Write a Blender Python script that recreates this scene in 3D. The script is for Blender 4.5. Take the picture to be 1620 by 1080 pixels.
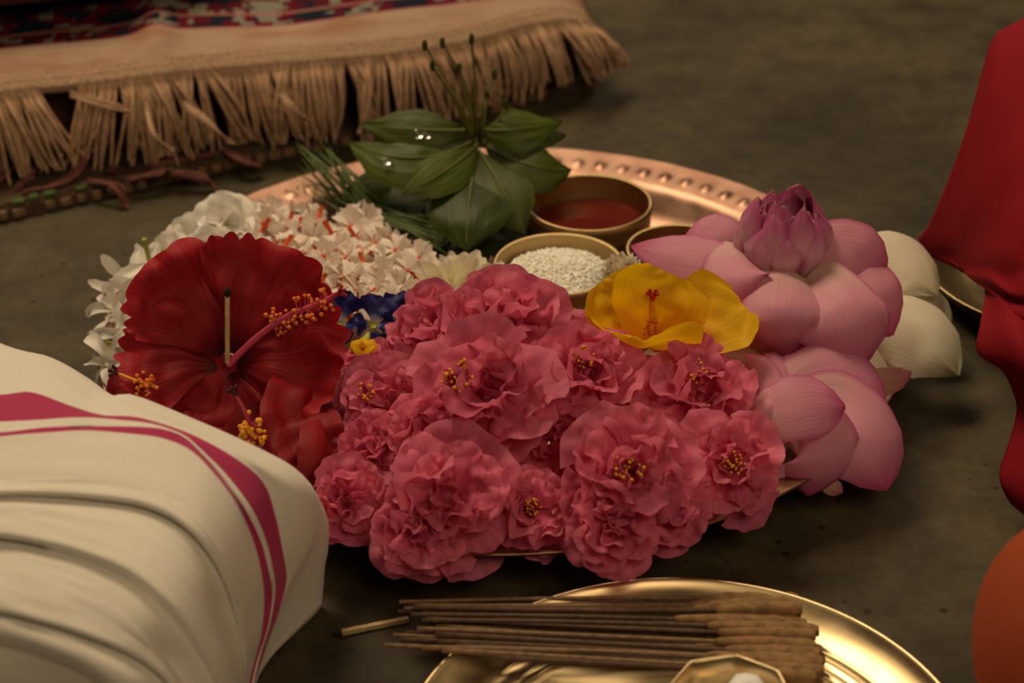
import bpy, math, random
import numpy as np
from mathutils import Vector, Matrix, Quaternion, noise

sc = bpy.context.scene
for o in list(bpy.data.objects):
    bpy.data.objects.remove(o)
COL = sc.collection
R_ = math.radians

# ------------------------------------------------------------------ camera
CAM = Vector((0.0, -1.0511020, 0.6341810))
RT = Vector((0.99986752, -0.01209460, -0.01089305))
UP = Vector((0.01552682, 0.50789893, 0.86127673))
FW = Vector((0.00488422, 0.86133176, -0.50801943))
FPX = 75 / 36 * 1620
cd = bpy.data.cameras.new('camera')
cd.lens = 75; cd.sensor_width = 36; cd.sensor_fit = 'HORIZONTAL'
cd.clip_start = 0.05; cd.clip_end = 50
cd.dof.use_dof = True; cd.dof.focus_distance = 1.09; cd.dof.aperture_fstop = 7.5
cam = bpy.data.objects.new('camera', cd); COL.objects.link(cam)
cam.matrix_world = Matrix(((RT.x, UP.x, -FW.x, CAM.x), (RT.y, UP.y, -FW.y, CAM.y), (RT.z, UP.z, -FW.z, CAM.z), (0, 0, 0, 1)))
sc.camera = cam

# ------------------------------------------------------------------ light
w = bpy.data.worlds.new('room_air'); sc.world = w; w.use_nodes = True
bg = w.node_tree.nodes['Background']
bg.inputs['Color'].default_value = (1.0, 0.74, 0.46, 1); bg.inputs['Strength'].default_value = 0.04

def area(name, loc, target, sx, sy, power, col):
    l = bpy.data.lights.new(name, 'AREA'); l.shape = 'RECTANGLE'; l.size = sx; l.size_y = sy
    l.energy = power; l.color = col
    o = bpy.data.objects.new(name, l); COL.objects.link(o)
    o.location = loc
    o.rotation_euler = (Vector(target) - Vector(loc)).to_track_quat('-Z', 'Y').to_euler()
    return o
area('window_high', (-0.75, 1.0, 2.3), (0, -0.05, 0), 1.0, 0.9, 45, (1.0, 0.76, 0.48))
area('window_far', (0.30, 2.6, 2.35), (0, 0, 0), 0.9, 0.9, 12, (1.0, 0.77, 0.50))
area('front_fill', (0.9, -1.8, 2.1), (0, -0.05, 0), 1.3, 1.3, 19, (1.0, 0.74, 0.46))  # fill light added at the front right, no actual opening there

sc.view_settings.view_transform = 'Standard'; sc.view_settings.look = 'None'
sc.view_settings.exposure = 0.0; sc.view_settings.gamma = 1.0
sc.view_settings.use_curve_mapping = False

# ------------------------------------------------------------------ helpers
def P(px, py, z=0.0):
    """point of the place at height z that the photograph shows at (px, py)"""
    v = FW + RT * ((px - 810) / FPX) - UP * ((py - 540) / FPX)
    return CAM + v * ((z - CAM.z) / v.z)

def mpp(p):
    return (p - CAM).dot(FW) / FPX          # metres per photo pixel at p

def tag(o, label=None, cat=None, group=None, kind=None):
    if label: o['label'] = label
    if cat: o['category'] = cat
    if group: o['group'] = group
    if kind: o['kind'] = kind
    return o

def thing(name, loc, label, cat, group=None):
    o = bpy.data.objects.new(name, None); COL.objects.link(o)
    o.location = loc; o.empty_display_size = 0.01
    return tag(o, label, cat, group)

def mesh(name, verts, faces, mat=None, uv=None, smooth=True):
    me = bpy.data.meshes.new(name)
    me.from_pydata([tuple(v) for v in verts], [], [tuple(f) for f in faces])
    if uv is not None:
        l = me.uv_layers.new(name='UVMap')
        vi = np.empty(len(me.loops), dtype=np.int32); me.loops.foreach_get('vertex_index', vi)
        l.data.foreach_set('uv', np.asarray(uv, dtype=np.float32)[vi].ravel())
    if smooth:
        me.polygons.foreach_set('use_smooth', [True] * len(me.polygons))
    if mat: me.materials.append(mat)
    me.update()
    return me

def obj(name, me, parent=None, mw=None):
    """link a mesh; mw is a matrix in the parent's space"""
    o = bpy.data.objects.new(name, me); COL.objects.link(o)
    if parent is not None: o.parent = parent
    if mw is not None: o.matrix_basis = mw
    return o

def wobj(name, verts, faces, mat, parent, uv=None, smooth=True):
    """mesh whose vertices are given in world space under an unrotated parent"""
    off = Vector((0, 0, 0))
    p = parent
    while p is not None:
        off = off + p.location; p = p.parent
    vs = [(v[0] - off.x, v[1] - off.y, v[2] - off.z) for v in verts]
    return obj(name, mesh(name, vs, faces, mat, uv, smooth), parent)

def grid_faces(n, m, closed=False):
    """n rows of m points"""
    fs = []
    for i in range(n - 1):
        for j in range(m if closed else m - 1):
            k = (j + 1) % m
            fs.append((i * m + j, i * m + k, (i + 1) * m + k, (i + 1) * m + j))
    return fs

def lathe(profile, seg=64, squash=None):
    vs, uv = [], []
    for i, (r, z) in enumerate(profile):
        for j in range(seg):
            a = 2 * math.pi * j / seg
            k = squash(a) if squash else 1.0
            vs.append((r * k * math.cos(a), r * k * math.sin(a), z)); uv.append((j / seg, i / (len(profile) - 1)))
    return vs, grid_faces(len(profile), seg, True), uv

def tube(pts, rad, seg=6, cap=True):
    pts = [Vector(p) for p in pts]
    n = len(pts)
    if not hasattr(rad, '__len__'): rad = [rad] * n
    vs = []
    ref = Vector((0, 0, 1))
    t0 = (pts[-1] - pts[0]).normalized()
    if abs(t0.z) > 0.8: ref = Vector((0, 1, 0))
    for i in range(n):
        t = (pts[min(i + 1, n - 1)] - pts[max(i - 1, 0)]).normalized()
        a = t.cross(ref).normalized(); b = t.cross(a)
        for j in range(seg):
            an = 2 * math.pi * j / seg
            vs.append(pts[i] + (a * math.cos(an) + b * math.sin(an)) * rad[i])
    fs = grid_faces(n, seg, True)
    if cap:
        fs.append(tuple(range(seg))); fs.append(tuple(range((n - 1) * seg, n * seg))[::-1])
    return vs, fs

def merge(parts):
    vs, fs = [], []
    for v, f in parts:
        k = len(vs); vs += list(v); fs += [tuple(i + k for i in q) for q in f]
    return vs, fs

def blob(c, r, sq=(1, 1, 1), seg=6, rings=4):
    vs = [Vector((0, 0, r * sq[2])) + Vector(c)]
    for i in range(1, rings):
        p = math.pi * i / rings
        for j in range(seg):
            a = 2 * math.pi * j / seg
            vs.append(Vector(c) + Vector((r * sq[0] * math.sin(p) * math.cos(a), r * sq[1] * math.sin(p) * math.sin(a), r * sq[2] * math.cos(p))))
    vs.append(Vector(c) - Vector((0, 0, r * sq[2])))
    fs = [(0, 1 + j, 1 + (j + 1) % seg) for j in range(seg)]
    for i in range(rings - 2):
        for j in range(seg):
            a = 1 + i * seg
            fs.append((a + j, a + seg + j, a + seg + (j + 1) % seg, a + (j + 1) % seg))
    a = 1 + (rings - 2) * seg
    fs += [(len(vs) - 1, a + (j + 1) % seg, a + j) for j in range(seg)]
    return vs, fs

def cat_rom(pts, n):
    """n points along a Catmull-Rom spline through pts (numpy, any dimension), by chord length"""
    p = np.asarray(pts, float)
    if len(p) == 2:
        t = np.linspace(0, 1, n)[:, None]; return p[0] * (1 - t) + p[1] * t
    d = np.r_[0, np.cumsum(np.linalg.norm(np.diff(p, axis=0), axis=1))]
    ext = np.vstack([2 * p[0] - p[1], p, 2 * p[-1] - p[-2]])
    out = []
    for s in np.linspace(0, d[-1], n):
        i = min(np.searchsorted(d, s, side='right') - 1, len(p) - 2)
        t = (s - d[i]) / max(d[i + 1] - d[i], 1e-9)
        a, b, c, e = ext[i], ext[i + 1], ext[i + 2], ext[i + 3]
        out.append(0.5 * ((2 * b) + (-a + c) * t + (2 * a - 5 * b + 4 * c - e) * t * t + (-a + 3 * b - 3 * c + e) * t ** 3))
    return np.array(out)

def frame(loc, axis, xhint=None):
    """matrix whose Z is axis and X the picture's right made square to it"""
    z = Vector(axis).normalized()
    x = Vector(xhint) if xhint is not None else RT.copy()
    x = (x - z * x.dot(z)).normalized(); y = z.cross(x)
    return Matrix(((x.x, y.x, z.x, loc[0]), (x.y, y.y, z.y, loc[1]), (x.z, y.z, z.z, loc[2]), (0, 0, 0, 1)))

def nz(x, y, z=0.0): return noise.noise(Vector((x, y, z)))

# ------------------------------------------------------------------ materials
def newmat(name):
    m = bpy.data.materials.new(name); m.use_nodes = True
    nt = m.node_tree; nt.nodes.clear()
    out = nt.nodes.new('ShaderNodeOutputMaterial')
    b = nt.nodes.new('ShaderNodeBsdfPrincipled')
    nt.links.new(b.outputs[0], out.inputs[0])
    return m, nt, b, out

def N(nt, t, **kw):
    n = nt.nodes.new(t)
    for k, v in kw.items():
        if k in n.inputs: n.inputs[k].default_value = v
        else: setattr(n, k, v)
    return n

def ramp(nt, stops, src, interp='LINEAR'):
    r = nt.nodes.new('ShaderNodeValToRGB'); r.color_ramp.interpolation = interp
    e = r.color_ramp.elements
    while len(e) < len(stops): e.new(0.5)
    for i, (p, c) in enumerate(stops):
        e[i].position = p; e[i].color = (*c, 1) if len(c) == 3 else c
    if src: nt.links.new(src, r.inputs[0])
    return r

def mixc(nt, fac, a, b, mode='MIX'):
    m = nt.nodes.new('ShaderNodeMix'); m.data_type = 'RGBA'; m.blend_type = mode
    for s, v in ((m.inputs[0], fac), (m.inputs[6], a), (m.inputs[7], b)):
        if isinstance(v, (int, float)): s.default_value = v
        elif isinstance(v, tuple): s.default_value = (*v, 1) if len(v) == 3 else v
        else: nt.links.new(v, s)
    return m.outputs[2]

def math_(nt, op, a, b=None, clamp=False):
    m = nt.nodes.new('ShaderNodeMath'); m.operation = op; m.use_clamp = clamp
    for s, v in ((m.inputs[0], a), (m.inputs[1], b)):
        if v is None: continue
        if isinstance(v, (int, float)): s.default_value = v
        else: nt.links.new(v, s)
    return m.outputs[0]

def bump(nt, b, h, strength, dist):
    n = nt.nodes.new('ShaderNodeBump'); n.inputs['Strength'].default_value = strength; n.inputs['Distance'].default_value = dist
    nt.links.new(h, n.inputs['Height']); nt.links.new(n.outputs[0], b.inputs['Normal'])
    return n

def plain(name, col, rough=0.6, metal=0.0, spec=0.3, nscale=None, namp=0.25, bumpd=None):
    m, nt, b, out = newmat(name)
    b.inputs['Roughness'].default_value = rough; b.inputs['Metallic'].default_value = metal
    b.inputs['Specular IOR Level'].default_value = spec
    if nscale:
        tc = N(nt, 'ShaderNodeTexCoord'); n = N(nt, 'ShaderNodeTexNoise', Scale=nscale, Detail=4.0)
        nt.links.new(tc.outputs['Object'], n.inputs['Vector'])
        dark = tuple(c * (1 - namp) for c in col); lite = tuple(min(1, c * (1 + namp)) for c in col)
        r = ramp(nt, [(0.3, dark), (0.7, lite)], n.outputs[0])
        nt.links.new(r.outputs[0], b.inputs['Base Color'])
        if bumpd: bump(nt, b, n.outputs[0], 1.0, bumpd)
    else:
        b.inputs['Base Color'].default_value = (*col, 1)
    return m

def petal_mat(name, stops, edge=None, edge_at=0.8, vein=0.25, vscale=26, transl=0.25, rough=0.55, spec=0.25, vary=0.12, bumpd=0.0004, blotch=0.0):
    """UV.x runs from the petal's base to its tip, UV.y across it"""
    m, nt, b, out = newmat(name)
    uv = N(nt, 'ShaderNodeUVMap'); sp = N(nt, 'ShaderNodeSeparateXYZ'); nt.links.new(uv.outputs[0], sp.inputs[0])
    col = ramp(nt, stops, sp.outputs[0]).outputs[0]
    if edge:
        av = math_(nt, 'ABSOLUTE', math_(nt, 'SUBTRACT', math_(nt, 'MULTIPLY', sp.outputs[1], 2.0), 1.0))
        mr = N(nt, 'ShaderNodeMapRange'); mr.inputs[1].default_value = edge_at; mr.inputs[2].default_value = 1.0
        nt.links.new(av, mr.inputs[0]); col = mixc(nt, mr.outputs[0], col, edge)
    # veins along the petal
    cm = N(nt, 'ShaderNodeCombineXYZ')
    nt.links.new(math_(nt, 'MULTIPLY', sp.outputs[0], 2.0), cm.inputs[0]); nt.links.new(math_(nt, 'MULTIPLY', sp.outputs[1], vscale), cm.inputs[1])
    oi = N(nt, 'ShaderNodeObjectInfo')
    nt.links.new(math_(nt, 'MULTIPLY', oi.outputs['Random'], 50.0), cm.inputs[2])
    vn = N(nt, 'ShaderNodeTexNoise', Scale=1.0, Detail=3.0); nt.links.new(cm.outputs[0], vn.inputs['Vector'])
    vr = ramp(nt, [(0.3, (1 - vein,) * 3), (0.62, (1, 1, 1))], vn.outputs[0])
    col = mixc(nt, 1.0, col, vr.outputs[0], 'MULTIPLY')
    # each petal a little different
    rv = ramp(nt, [(0.0, (1 - vary, 1 - 1.3 * vary, 1 - vary)), (1.0, (1, 1, 1))], oi.outputs['Random'])
    col = mixc(nt, 1.0, col, rv.outputs[0], 'MULTIPLY')
    nt.links.new(col, b.inputs['Base Color'])
    b.inputs['Roughness'].default_value = rough; b.inputs['Specular IOR Level'].default_value = spec
    bump(nt, b, vn.outputs[0], 0.6, bumpd)
    tr = N(nt, 'ShaderNodeBsdfTranslucent'); nt.links.new(col, tr.inputs[0])
    mx = N(nt, 'ShaderNodeMixShader'); mx.inputs[0].default_value = transl
    nt.links.new(b.outputs[0], mx.inputs[1]); nt.links.new(tr.outputs[0], mx.inputs[2]); nt.links.new(mx.outputs[0], out.inputs[0])
    return m

def metal_mat(name, col, rough, brushed=0.0, dark=None, hammer=0.0, hscale=60):
    m, nt, b, out = newmat(name)
    b.inputs['Metallic'].default_value = 1.0
    tc = N(nt, 'ShaderNodeTexCoord')
    n = N(nt, 'ShaderNodeTexNoise', Scale=35.0, Detail=5.0); nt.links.new(tc.outputs['Object'], n.inputs['Vector'])
    d = dark or tuple(c * 0.7 for c in col)
    nt.links.new(ramp(nt, [(0.35, d), (0.65, col)], n.outputs[0]).outputs[0], b.inputs['Base Color'])
    rr = ramp(nt, [(0.3, (rough * 0.8,) * 3), (0.7, (rough * 1.25,) * 3)], n.outputs[0])
    nt.links.new(rr.outputs[0], b.inputs['Roughness'])
    if brushed:
        b.inputs['Anisotropic'].default_value = brushed
        tg = N(nt, 'ShaderNodeTangent'); tg.direction_type = 'RADIAL'; tg.axis = 'Z'
        nt.links.new(tg.outputs[0], b.inputs['Tangent'])
    if hammer:
        v = N(nt, 'ShaderNodeTexVoronoi', Scale=hscale); v.feature = 'SMOOTH_F1'
        nt.links.new(tc.outputs['Object'], v.inputs['Vector']); bump(nt, b, v.outputs['Distance'], 0.7, hammer)
    return m

def cloth_mat(name, col, rough=0.85, weave=900, amp=0.12, sheen=0.2, var=6.0, transl=0.0):
    m, nt, b, out = newmat(name)
    tc = N(nt, 'ShaderNodeTexCoord')
    n = N(nt, 'ShaderNodeTexNoise', Scale=weave, Detail=2.0); nt.links.new(tc.outputs['Object'], n.inputs['Vector'])
    n2 = N(nt, 'ShaderNodeTexNoise', Scale=var, Detail=3.0); nt.links.new(tc.outputs['Object'], n2.inputs['Vector'])
    c = ramp(nt, [(0.3, tuple(x * (1 - amp) for x in col)), (0.7, col)], n.outputs[0]).outputs[0]
    c = mixc(nt, 1.0, c, ramp(nt, [(0.3, (0.88,) * 3), (0.7, (1, 1, 1))], n2.outputs[0]).outputs[0], 'MULTIPLY')
    nt.links.new(c, b.inputs['Base Color'])
    b.inputs['Roughness'].default_value = rough; b.inputs['Specular IOR Level'].default_value = 0.15
    b.inputs['Sheen Weight'].default_value = sheen; b.inputs['Sheen Roughness'].default_value = 0.5
    bump(nt, b, n.outputs[0], 0.25, 0.0005)
    return m

M = {}
M['pink'] = petal_mat('pink_petal', [(0.0, (0.66, 0.06, 0.16)), (0.35, (0.90, 0.155, 0.31)), (1.0, (0.97, 0.26, 0.415))], vein=0.20, vscale=14, transl=0.48, vary=0.22, bumpd=0.0008)
M['red'] = petal_mat('red_petal', [(0.0, (0.02, 0.0006, 0.002)), (0.13, (0.09, 0.0015, 0.006)), (0.3, (0.25, 0.004, 0.012)), (0.85, (0.36, 0.007, 0.018)), (1.0, (0.46, 0.012, 0.026))], vein=0.28, vscale=44, transl=0.22, vary=0.06, bumpd=0.0009, rough=0.6)  # near-black base stops paint in the shade deep in the throat
M['red_soft'] = petal_mat('soft_red_petal', [(0.0, (0.16, 0.002, 0.008)), (0.4, (0.26, 0.004, 0.012)), (1.0, (0.34, 0.007, 0.018))], vein=0.12, vscale=16, transl=0.22, vary=0.06, bumpd=0.0006, rough=0.6)
M['yellow'] = petal_mat('yellow_petal', [(0.0, (0.82, 0.26, 0.008)), (0.35, (0.95, 0.50, 0.006)), (1.0, (0.98, 0.66, 0.010))], vein=0.10, vscale=30, transl=0.45, vary=0.04, bumpd=0.0006)
M['lotus'] = petal_mat('lotus_petal', [(0.0, (0.80, 0.58, 0.52)), (0.3, (0.79, 0.37, 0.48)), (0.8, (0.73, 0.275, 0.43)), (0.95, (0.62, 0.13, 0.29)), (1.0, (0.5, 0.06, 0.18))], edge=(0.62, 0.14, 0.34), edge_at=0.84, vein=0.07, vscale=34, transl=0.25, vary=0.10)
M['lotus_bud'] = petal_mat('lotus_inner_petal', [(0.0, (0.85, 0.58, 0.60)), (0.55, (0.82, 0.45, 0.58)), (0.86, (0.66, 0.16, 0.36)), (0.95, (0.62, 0.14, 0.30)), (1.0, (0.85, 0.62, 0.45))], edge=(0.58, 0.10, 0.30), edge_at=0.6, vein=0.15, vscale=24, transl=0.2, vary=0.15)
M['lotus_under'] = petal_mat('lotus_outer_sepal', [(0.0, (0.50, 0.40, 0.16)), (0.5, (0.55, 0.30, 0.22)), (1.0, (0.42, 0.10, 0.18))], vein=0.2, vscale=24, transl=0.2)
M['cream'] = petal_mat('cream_lotus_petal', [(0.0, (0.90, 0.86, 0.66)), (0.7, (0.92, 0.86, 0.68)), (0.9, (0.86, 0.82, 0.56)), (1.0, (0.66, 0.68, 0.34))], vein=0.08, vscale=34, transl=0.25, vary=0.08)
M['white'] = petal_mat('white_petal', [(0.0, (0.70, 0.74, 0.40)), (0.3, (0.93, 0.91, 0.82)), (1.0, (0.96, 0.93, 0.86))], vein=0.07, vscale=10, transl=0.22, vary=0.06)
M['parijat'] = petal_mat('night_jasmine_petal', [(0.0, (0.85, 0.25, 0.03)), (0.10, (0.88, 0.42, 0.10)), (0.2, (0.96, 0.86, 0.74)), (1.0, (0.98, 0.90, 0.78))], vein=0.06, vscale=8, transl=0.25, vary=0.08)
M['mum'] = petal_mat('chrysanthemum_petal', [(0.0, (0.80, 0.66, 0.26)), (0.4, (0.94, 0.86, 0.58)), (1.0, (0.96, 0.90, 0.72))], vein=0.2, vscale=8, transl=0.25, vary=0.06)
M['blue'] = petal_mat('blue_pea_petal', [(0.0, (0.62, 0.62, 0.42)), (0.25, (0.35, 0.38, 0.5)), (0.42, (0.020, 0.022, 0.16)), (1.0, (0.022, 0.02, 0.17))], vein=0.5, vscale=14, transl=0.15, vary=0.2)
M['orange'] = plain('orange_tube', (0.75, 0.11, 0.012), 0.5)
M['pollen'] = plain('pollen', (0.80, 0.36, 0.02), 0.8)
M['pollen_o'] = plain('orange_pollen', (0.75, 0.20, 0.035), 0.8)
M['column'] = plain('stamen_column', (0.52, 0.06, 0.12), 0.5)
M['column_y'] = plain('pale_stamen_column', (0.80, 0.33, 0.02), 0.6)
M['column_dk'] = plain('dark_red_filament', (0.33, 0.02, 0.04), 0.5)
M['stigma'] = plain('dark_stigma', (0.045, 0.004, 0.012), 0.6)
M['stigma_r'] = plain('red_stigma', (0.60, 0.03, 0.015), 0.6)
M['stalk'] = plain('green_stalk', (0.36, 0.40, 0.07), 0.5, nscale=200)
M['stem'] = plain('brown_green_stem', (0.17, 0.18, 0.045), 0.6, nscale=120)
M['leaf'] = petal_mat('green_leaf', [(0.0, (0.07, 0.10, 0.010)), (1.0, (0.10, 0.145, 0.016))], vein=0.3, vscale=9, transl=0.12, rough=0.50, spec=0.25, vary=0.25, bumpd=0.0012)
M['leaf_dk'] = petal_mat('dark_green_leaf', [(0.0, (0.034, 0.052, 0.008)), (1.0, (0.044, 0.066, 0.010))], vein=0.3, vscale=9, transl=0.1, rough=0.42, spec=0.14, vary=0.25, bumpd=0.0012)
M['rib'] = plain('leaf_midrib', (0.14, 0.15, 0.03), 0.5)
M['grass'] = petal_mat('grass_blade', [(0.0, (0.05, 0.09, 0.015)), (1.0, (0.11, 0.17, 0.035))], vein=0.2, vscale=4, transl=0.15, vary=0.3)
M['copper'] = metal_mat('beaten_copper', (0.50, 0.31, 0.225), 0.42, dark=(0.26, 0.135, 0.09), hammer=0.0014, hscale=50)
M['brass'] = metal_mat('spun_brass', (0.80, 0.64, 0.37), 0.36, brushed=0.75, dark=(0.74, 0.57, 0.31))
M['brass_bowl'] = metal_mat('aged_brass', (0.54, 0.40, 0.21), 0.46, brushed=0.5, dark=(0.44, 0.31, 0.15))
M['wood'] = plain('match_wood', (0.52, 0.38, 0.20), 0.7, nscale=300, namp=0.2)
M['char'] = plain('burnt_match_head', (0.012, 0.010, 0.010), 0.8, nscale=900, namp=0.5, bumpd=0.0004)
M['bamboo'] = plain('incense_bamboo', (0.098, 0.056, 0.034), 0.7, nscale=250, namp=0.35)
M['bamboo_l'] = plain('pale_incense_bamboo', (0.22, 0.14, 0.072), 0.7, nscale=250, namp=0.3)
M['paste'] = plain('incense_paste', (0.25, 0.145, 0.062), 0.85, nscale=180, namp=0.35, bumpd=0.0008)
M['rice'] = plain('rice_grain', (0.90, 0.88, 0.78), 0.5, nscale=300, namp=0.08)
M['camphor'] = plain('white_camphor', (0.85, 0.85, 0.85), 0.7, nscale=300, namp=0.06, bumpd=0.0006)
M['fringe'] = plain('rug_fringe_thread', (0.55, 0.35, 0.22), 0.85, nscale=160, namp=0.25)
M['tassel_dk'] = plain('mat_tassel_thread', (0.17, 0.06, 0.05), 0.9, nscale=160, namp=0.3)
M['mat'] = plain('jute_mat', (0.085, 0.05, 0.03), 0.95, nscale=300, namp=0.4, bumpd=0.002)
M['mat_b'] = plain('beige_mat_stitch', (0.24, 0.145, 0.08), 0.9, nscale=250, namp=0.3)
M['mat_g'] = plain('green_mat_stitch', (0.065, 0.12, 0.032), 0.9, nscale=250, namp=0.3)
M['pad'] = plain('seat_pad_cloth', (0.10, 0.035, 0.018), 0.9, nscale=90, namp=0.3)
M['sari'] = cloth_mat('red_cotton', (0.27, 0.006, 0.016), sheen=0.0)
M['orange_cloth'] = cloth_mat('orange_cotton', (0.40, 0.075, 0.026), sheen=0.0)
M['maroon'] = cloth_mat('dark_red_cotton', (0.16, 0.008, 0.008))
M['skin'] = plain('brown_skin', (0.28, 0.14, 0.08), 0.55)

def honey():
    m, nt, b, out = newmat('dark_red_syrup')
    b.inputs['Base Color'].default_value = (0.11, 0.012, 0.008, 1); b.inputs['Roughness'].default_value = 0.06
    b.inputs['Specular IOR Level'].default_value = 0.18
    tc = N(nt, 'ShaderNodeTexCoord'); n = N(nt, 'ShaderNodeTexNoise', Scale=60.0, Detail=1.0)
    nt.links.new(tc.outputs['Object'], n.inputs['Vector']); bump(nt, b, n.outputs[0], 0.1, 0.001)
    return m
M['syrup'] = honey()

def floor_mat():
    m, nt, b, out = newmat('polished_cement')
    tc = N(nt, 'ShaderNodeTexCoord'); co = tc.outputs['Object']
    n1 = N(nt, 'ShaderNodeTexNoise', Scale=5.0, Detail=6.0, Roughness=0.6); nt.links.new(co, n1.inputs['Vector'])
    n2 = N(nt, 'ShaderNodeTexNoise', Scale=120.0, Detail=4.0, Roughness=0.7); nt.links.new(co, n2.inputs['Vector'])
    n3 = N(nt, 'ShaderNodeTexNoise', Scale=22.0, Detail=5.0, Roughness=0.65); nt.links.new(co, n3.inputs['Vector'])
    c = ramp(nt, [(0.32, (0.036, 0.028, 0.016)), (0.5, (0.080, 0.064, 0.036)), (0.70, (0.118, 0.096, 0.054))], n1.outputs[0]).outputs[0]
    c = mixc(nt, 1.0, c, ramp(nt, [(0.34, (0.52, 0.49, 0.44)), (0.58, (1, 1, 1))], n3.outputs[0]).outputs[0], 'MULTIPLY')
    c = mixc(nt, 1.0, c, ramp(nt, [(0.3, (0.78,) * 3), (0.7, (1.08,) * 3)], n2.outputs[0]).outputs[0], 'MULTIPLY')
    # dark grit ground into the cement
    v = N(nt, 'ShaderNodeTexVoronoi', Scale=85.0); nt.links.new(co, v.inputs['Vector'])
    sel = N(nt, 'ShaderNodeSeparateColor'); nt.links.new(v.outputs['Color'], sel.inputs[0])
    keep = math_(nt, 'GREATER_THAN', sel.outputs[0], 0.66)
    spot = math_(nt, 'MULTIPLY', math_(nt, 'LESS_THAN', v.outputs['Distance'], math_(nt, 'MULTIPLY', sel.outputs[1], 0.22)), keep)
    c = mixc(nt, math_(nt, 'MULTIPLY', spot, 0.75), c, (0.012, 0.010, 0.008))
    # hairline cracks
    wob = N(nt, 'ShaderNodeTexNoise', Scale=9.0, Detail=4.0); nt.links.new(co, wob.inputs['Vector'])
    mixv = mixc(nt, 0.12, co, wob.outputs['Color'])
    vc = N(nt, 'ShaderNodeTexVoronoi', Scale=3.2); vc.feature = 'DISTANCE_TO_EDGE'; nt.links.new(mixv, vc.inputs['Vector'])
    crack = math_(nt, 'MULTIPLY', math_(nt, 'LESS_THAN', vc.outputs['Distance'], 0.0035), 0.45)
    c = mixc(nt, crack, c, (0.03, 0.024, 0.018))
    nt.links.new(c, b.inputs['Base Color'])
    nt.links.new(ramp(nt, [(0.3, (0.48,) * 3), (0.7, (0.68,) * 3)], n3.outputs[0]).outputs[0], b.inputs['Roughness'])
    b.inputs['Specular IOR Level'].default_value = 0.2
    bump(nt, b, n2.outputs[0], 0.15, 0.0008)
    return m
M['floor'] = floor_mat()

def rug_mat():
    """UV in metres: x along the fringed edge, y away from it"""
    m, nt, b, out = newmat('woven_rug')
    uv = N(nt, 'ShaderNodeUVMap'); sp = N(nt, 'ShaderNodeSeparateXYZ'); nt.links.new(uv.outputs[0], sp.inputs[0])
    x, y = sp.outputs[0], sp.outputs[1]
    def v2(sx, sy):
        cm = N(nt, 'ShaderNodeCombineXYZ'); nt.links.new(math_(nt, 'MULTIPLY', x, sx), cm.inputs[0]); nt.links.new(math_(nt, 'MULTIPLY', y, sy), cm.inputs[1]); return cm.outputs[0]
    n = N(nt, 'ShaderNodeTexNoise', Scale=1.0, Detail=3.0); nt.links.new(v2(500, 900), n.inputs['Vector'])
    nb = N(nt, 'ShaderNodeTexNoise', Scale=1.0, Detail=3.0); nt.links.new(v2(14, 30), nb.inputs['Vector'])
    beige = ramp(nt, [(0.3, (0.34, 0.225, 0.155)), (0.7, (0.46, 0.325, 0.235))], n.outputs[0]).outputs[0]
    beige = mixc(nt, 1.0, beige, ramp(nt, [(0.36, (0.80, 0.62, 0.55)), (0.56, (1, 1, 1))], nb.outputs[0]).outputs[0], 'MULTIPLY')
    # border motif: blocks of navy, red, white, dimmed to paint in the sitter's shade
    vo = N(nt, 'ShaderNodeTexVoronoi', Scale=1.0); nt.links.new(v2(44, 100), vo.inputs['Vector']); vo.inputs['Randomness'].default_value = 0.85
    sc_ = N(nt, 'ShaderNodeSeparateColor'); nt.links.new(vo.outputs['Color'], sc_.inputs[0])
    wv = math_(nt, 'SINE', math_(nt, 'MULTIPLY', x, 95.0))
    key = math_(nt, 'ADD', math_(nt, 'MULTIPLY', sc_.outputs[0], 0.55), math_(nt, 'MULTIPLY', math_(nt, 'ADD', wv, 1.0), 0.225))
    motif = ramp(nt, [(0.0, (0.010, 0.014, 0.026)), (0.34, (0.10, 0.006, 0.014)), (0.55, (0.20, 0.19, 0.15)), (0.72, (0.12, 0.007, 0.016)), (0.84, (0.012, 0.016, 0.03)), (0.94, (0.26, 0.22, 0.15))], key, 'CONSTANT').outputs[0]
    def gt(v): return math_(nt, 'GREATER_THAN', y, v)
    c = mixc(nt, gt(0.060), beige, (0.20, 0.02, 0.06))
    c = mixc(nt, gt(0.0625), c, motif)
    c = mixc(nt, gt(0.082), c, (0.34, 0.14, 0.12))
    c = mixc(nt, gt(0.086), c, motif)
    c = mixc(nt, gt(0.128), c, (0.012, 0.014, 0.024))
    c = mixc(nt, gt(0.150), c, motif)
    nt.links.new(c, b.inputs['Base Color'])
    b.inputs['Roughness'].default_value = 0.95; b.inputs['Specular IOR Level'].default_value = 0.1
    bump(nt, b, n.outputs[0], 0.5, 0.0015)
    return m
M['rug'] = rug_mat()
M['rug_band'] = plain('rug_stitched_band', (0.36, 0.235, 0.15), 0.9, nscale=300, namp=0.25)

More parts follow.
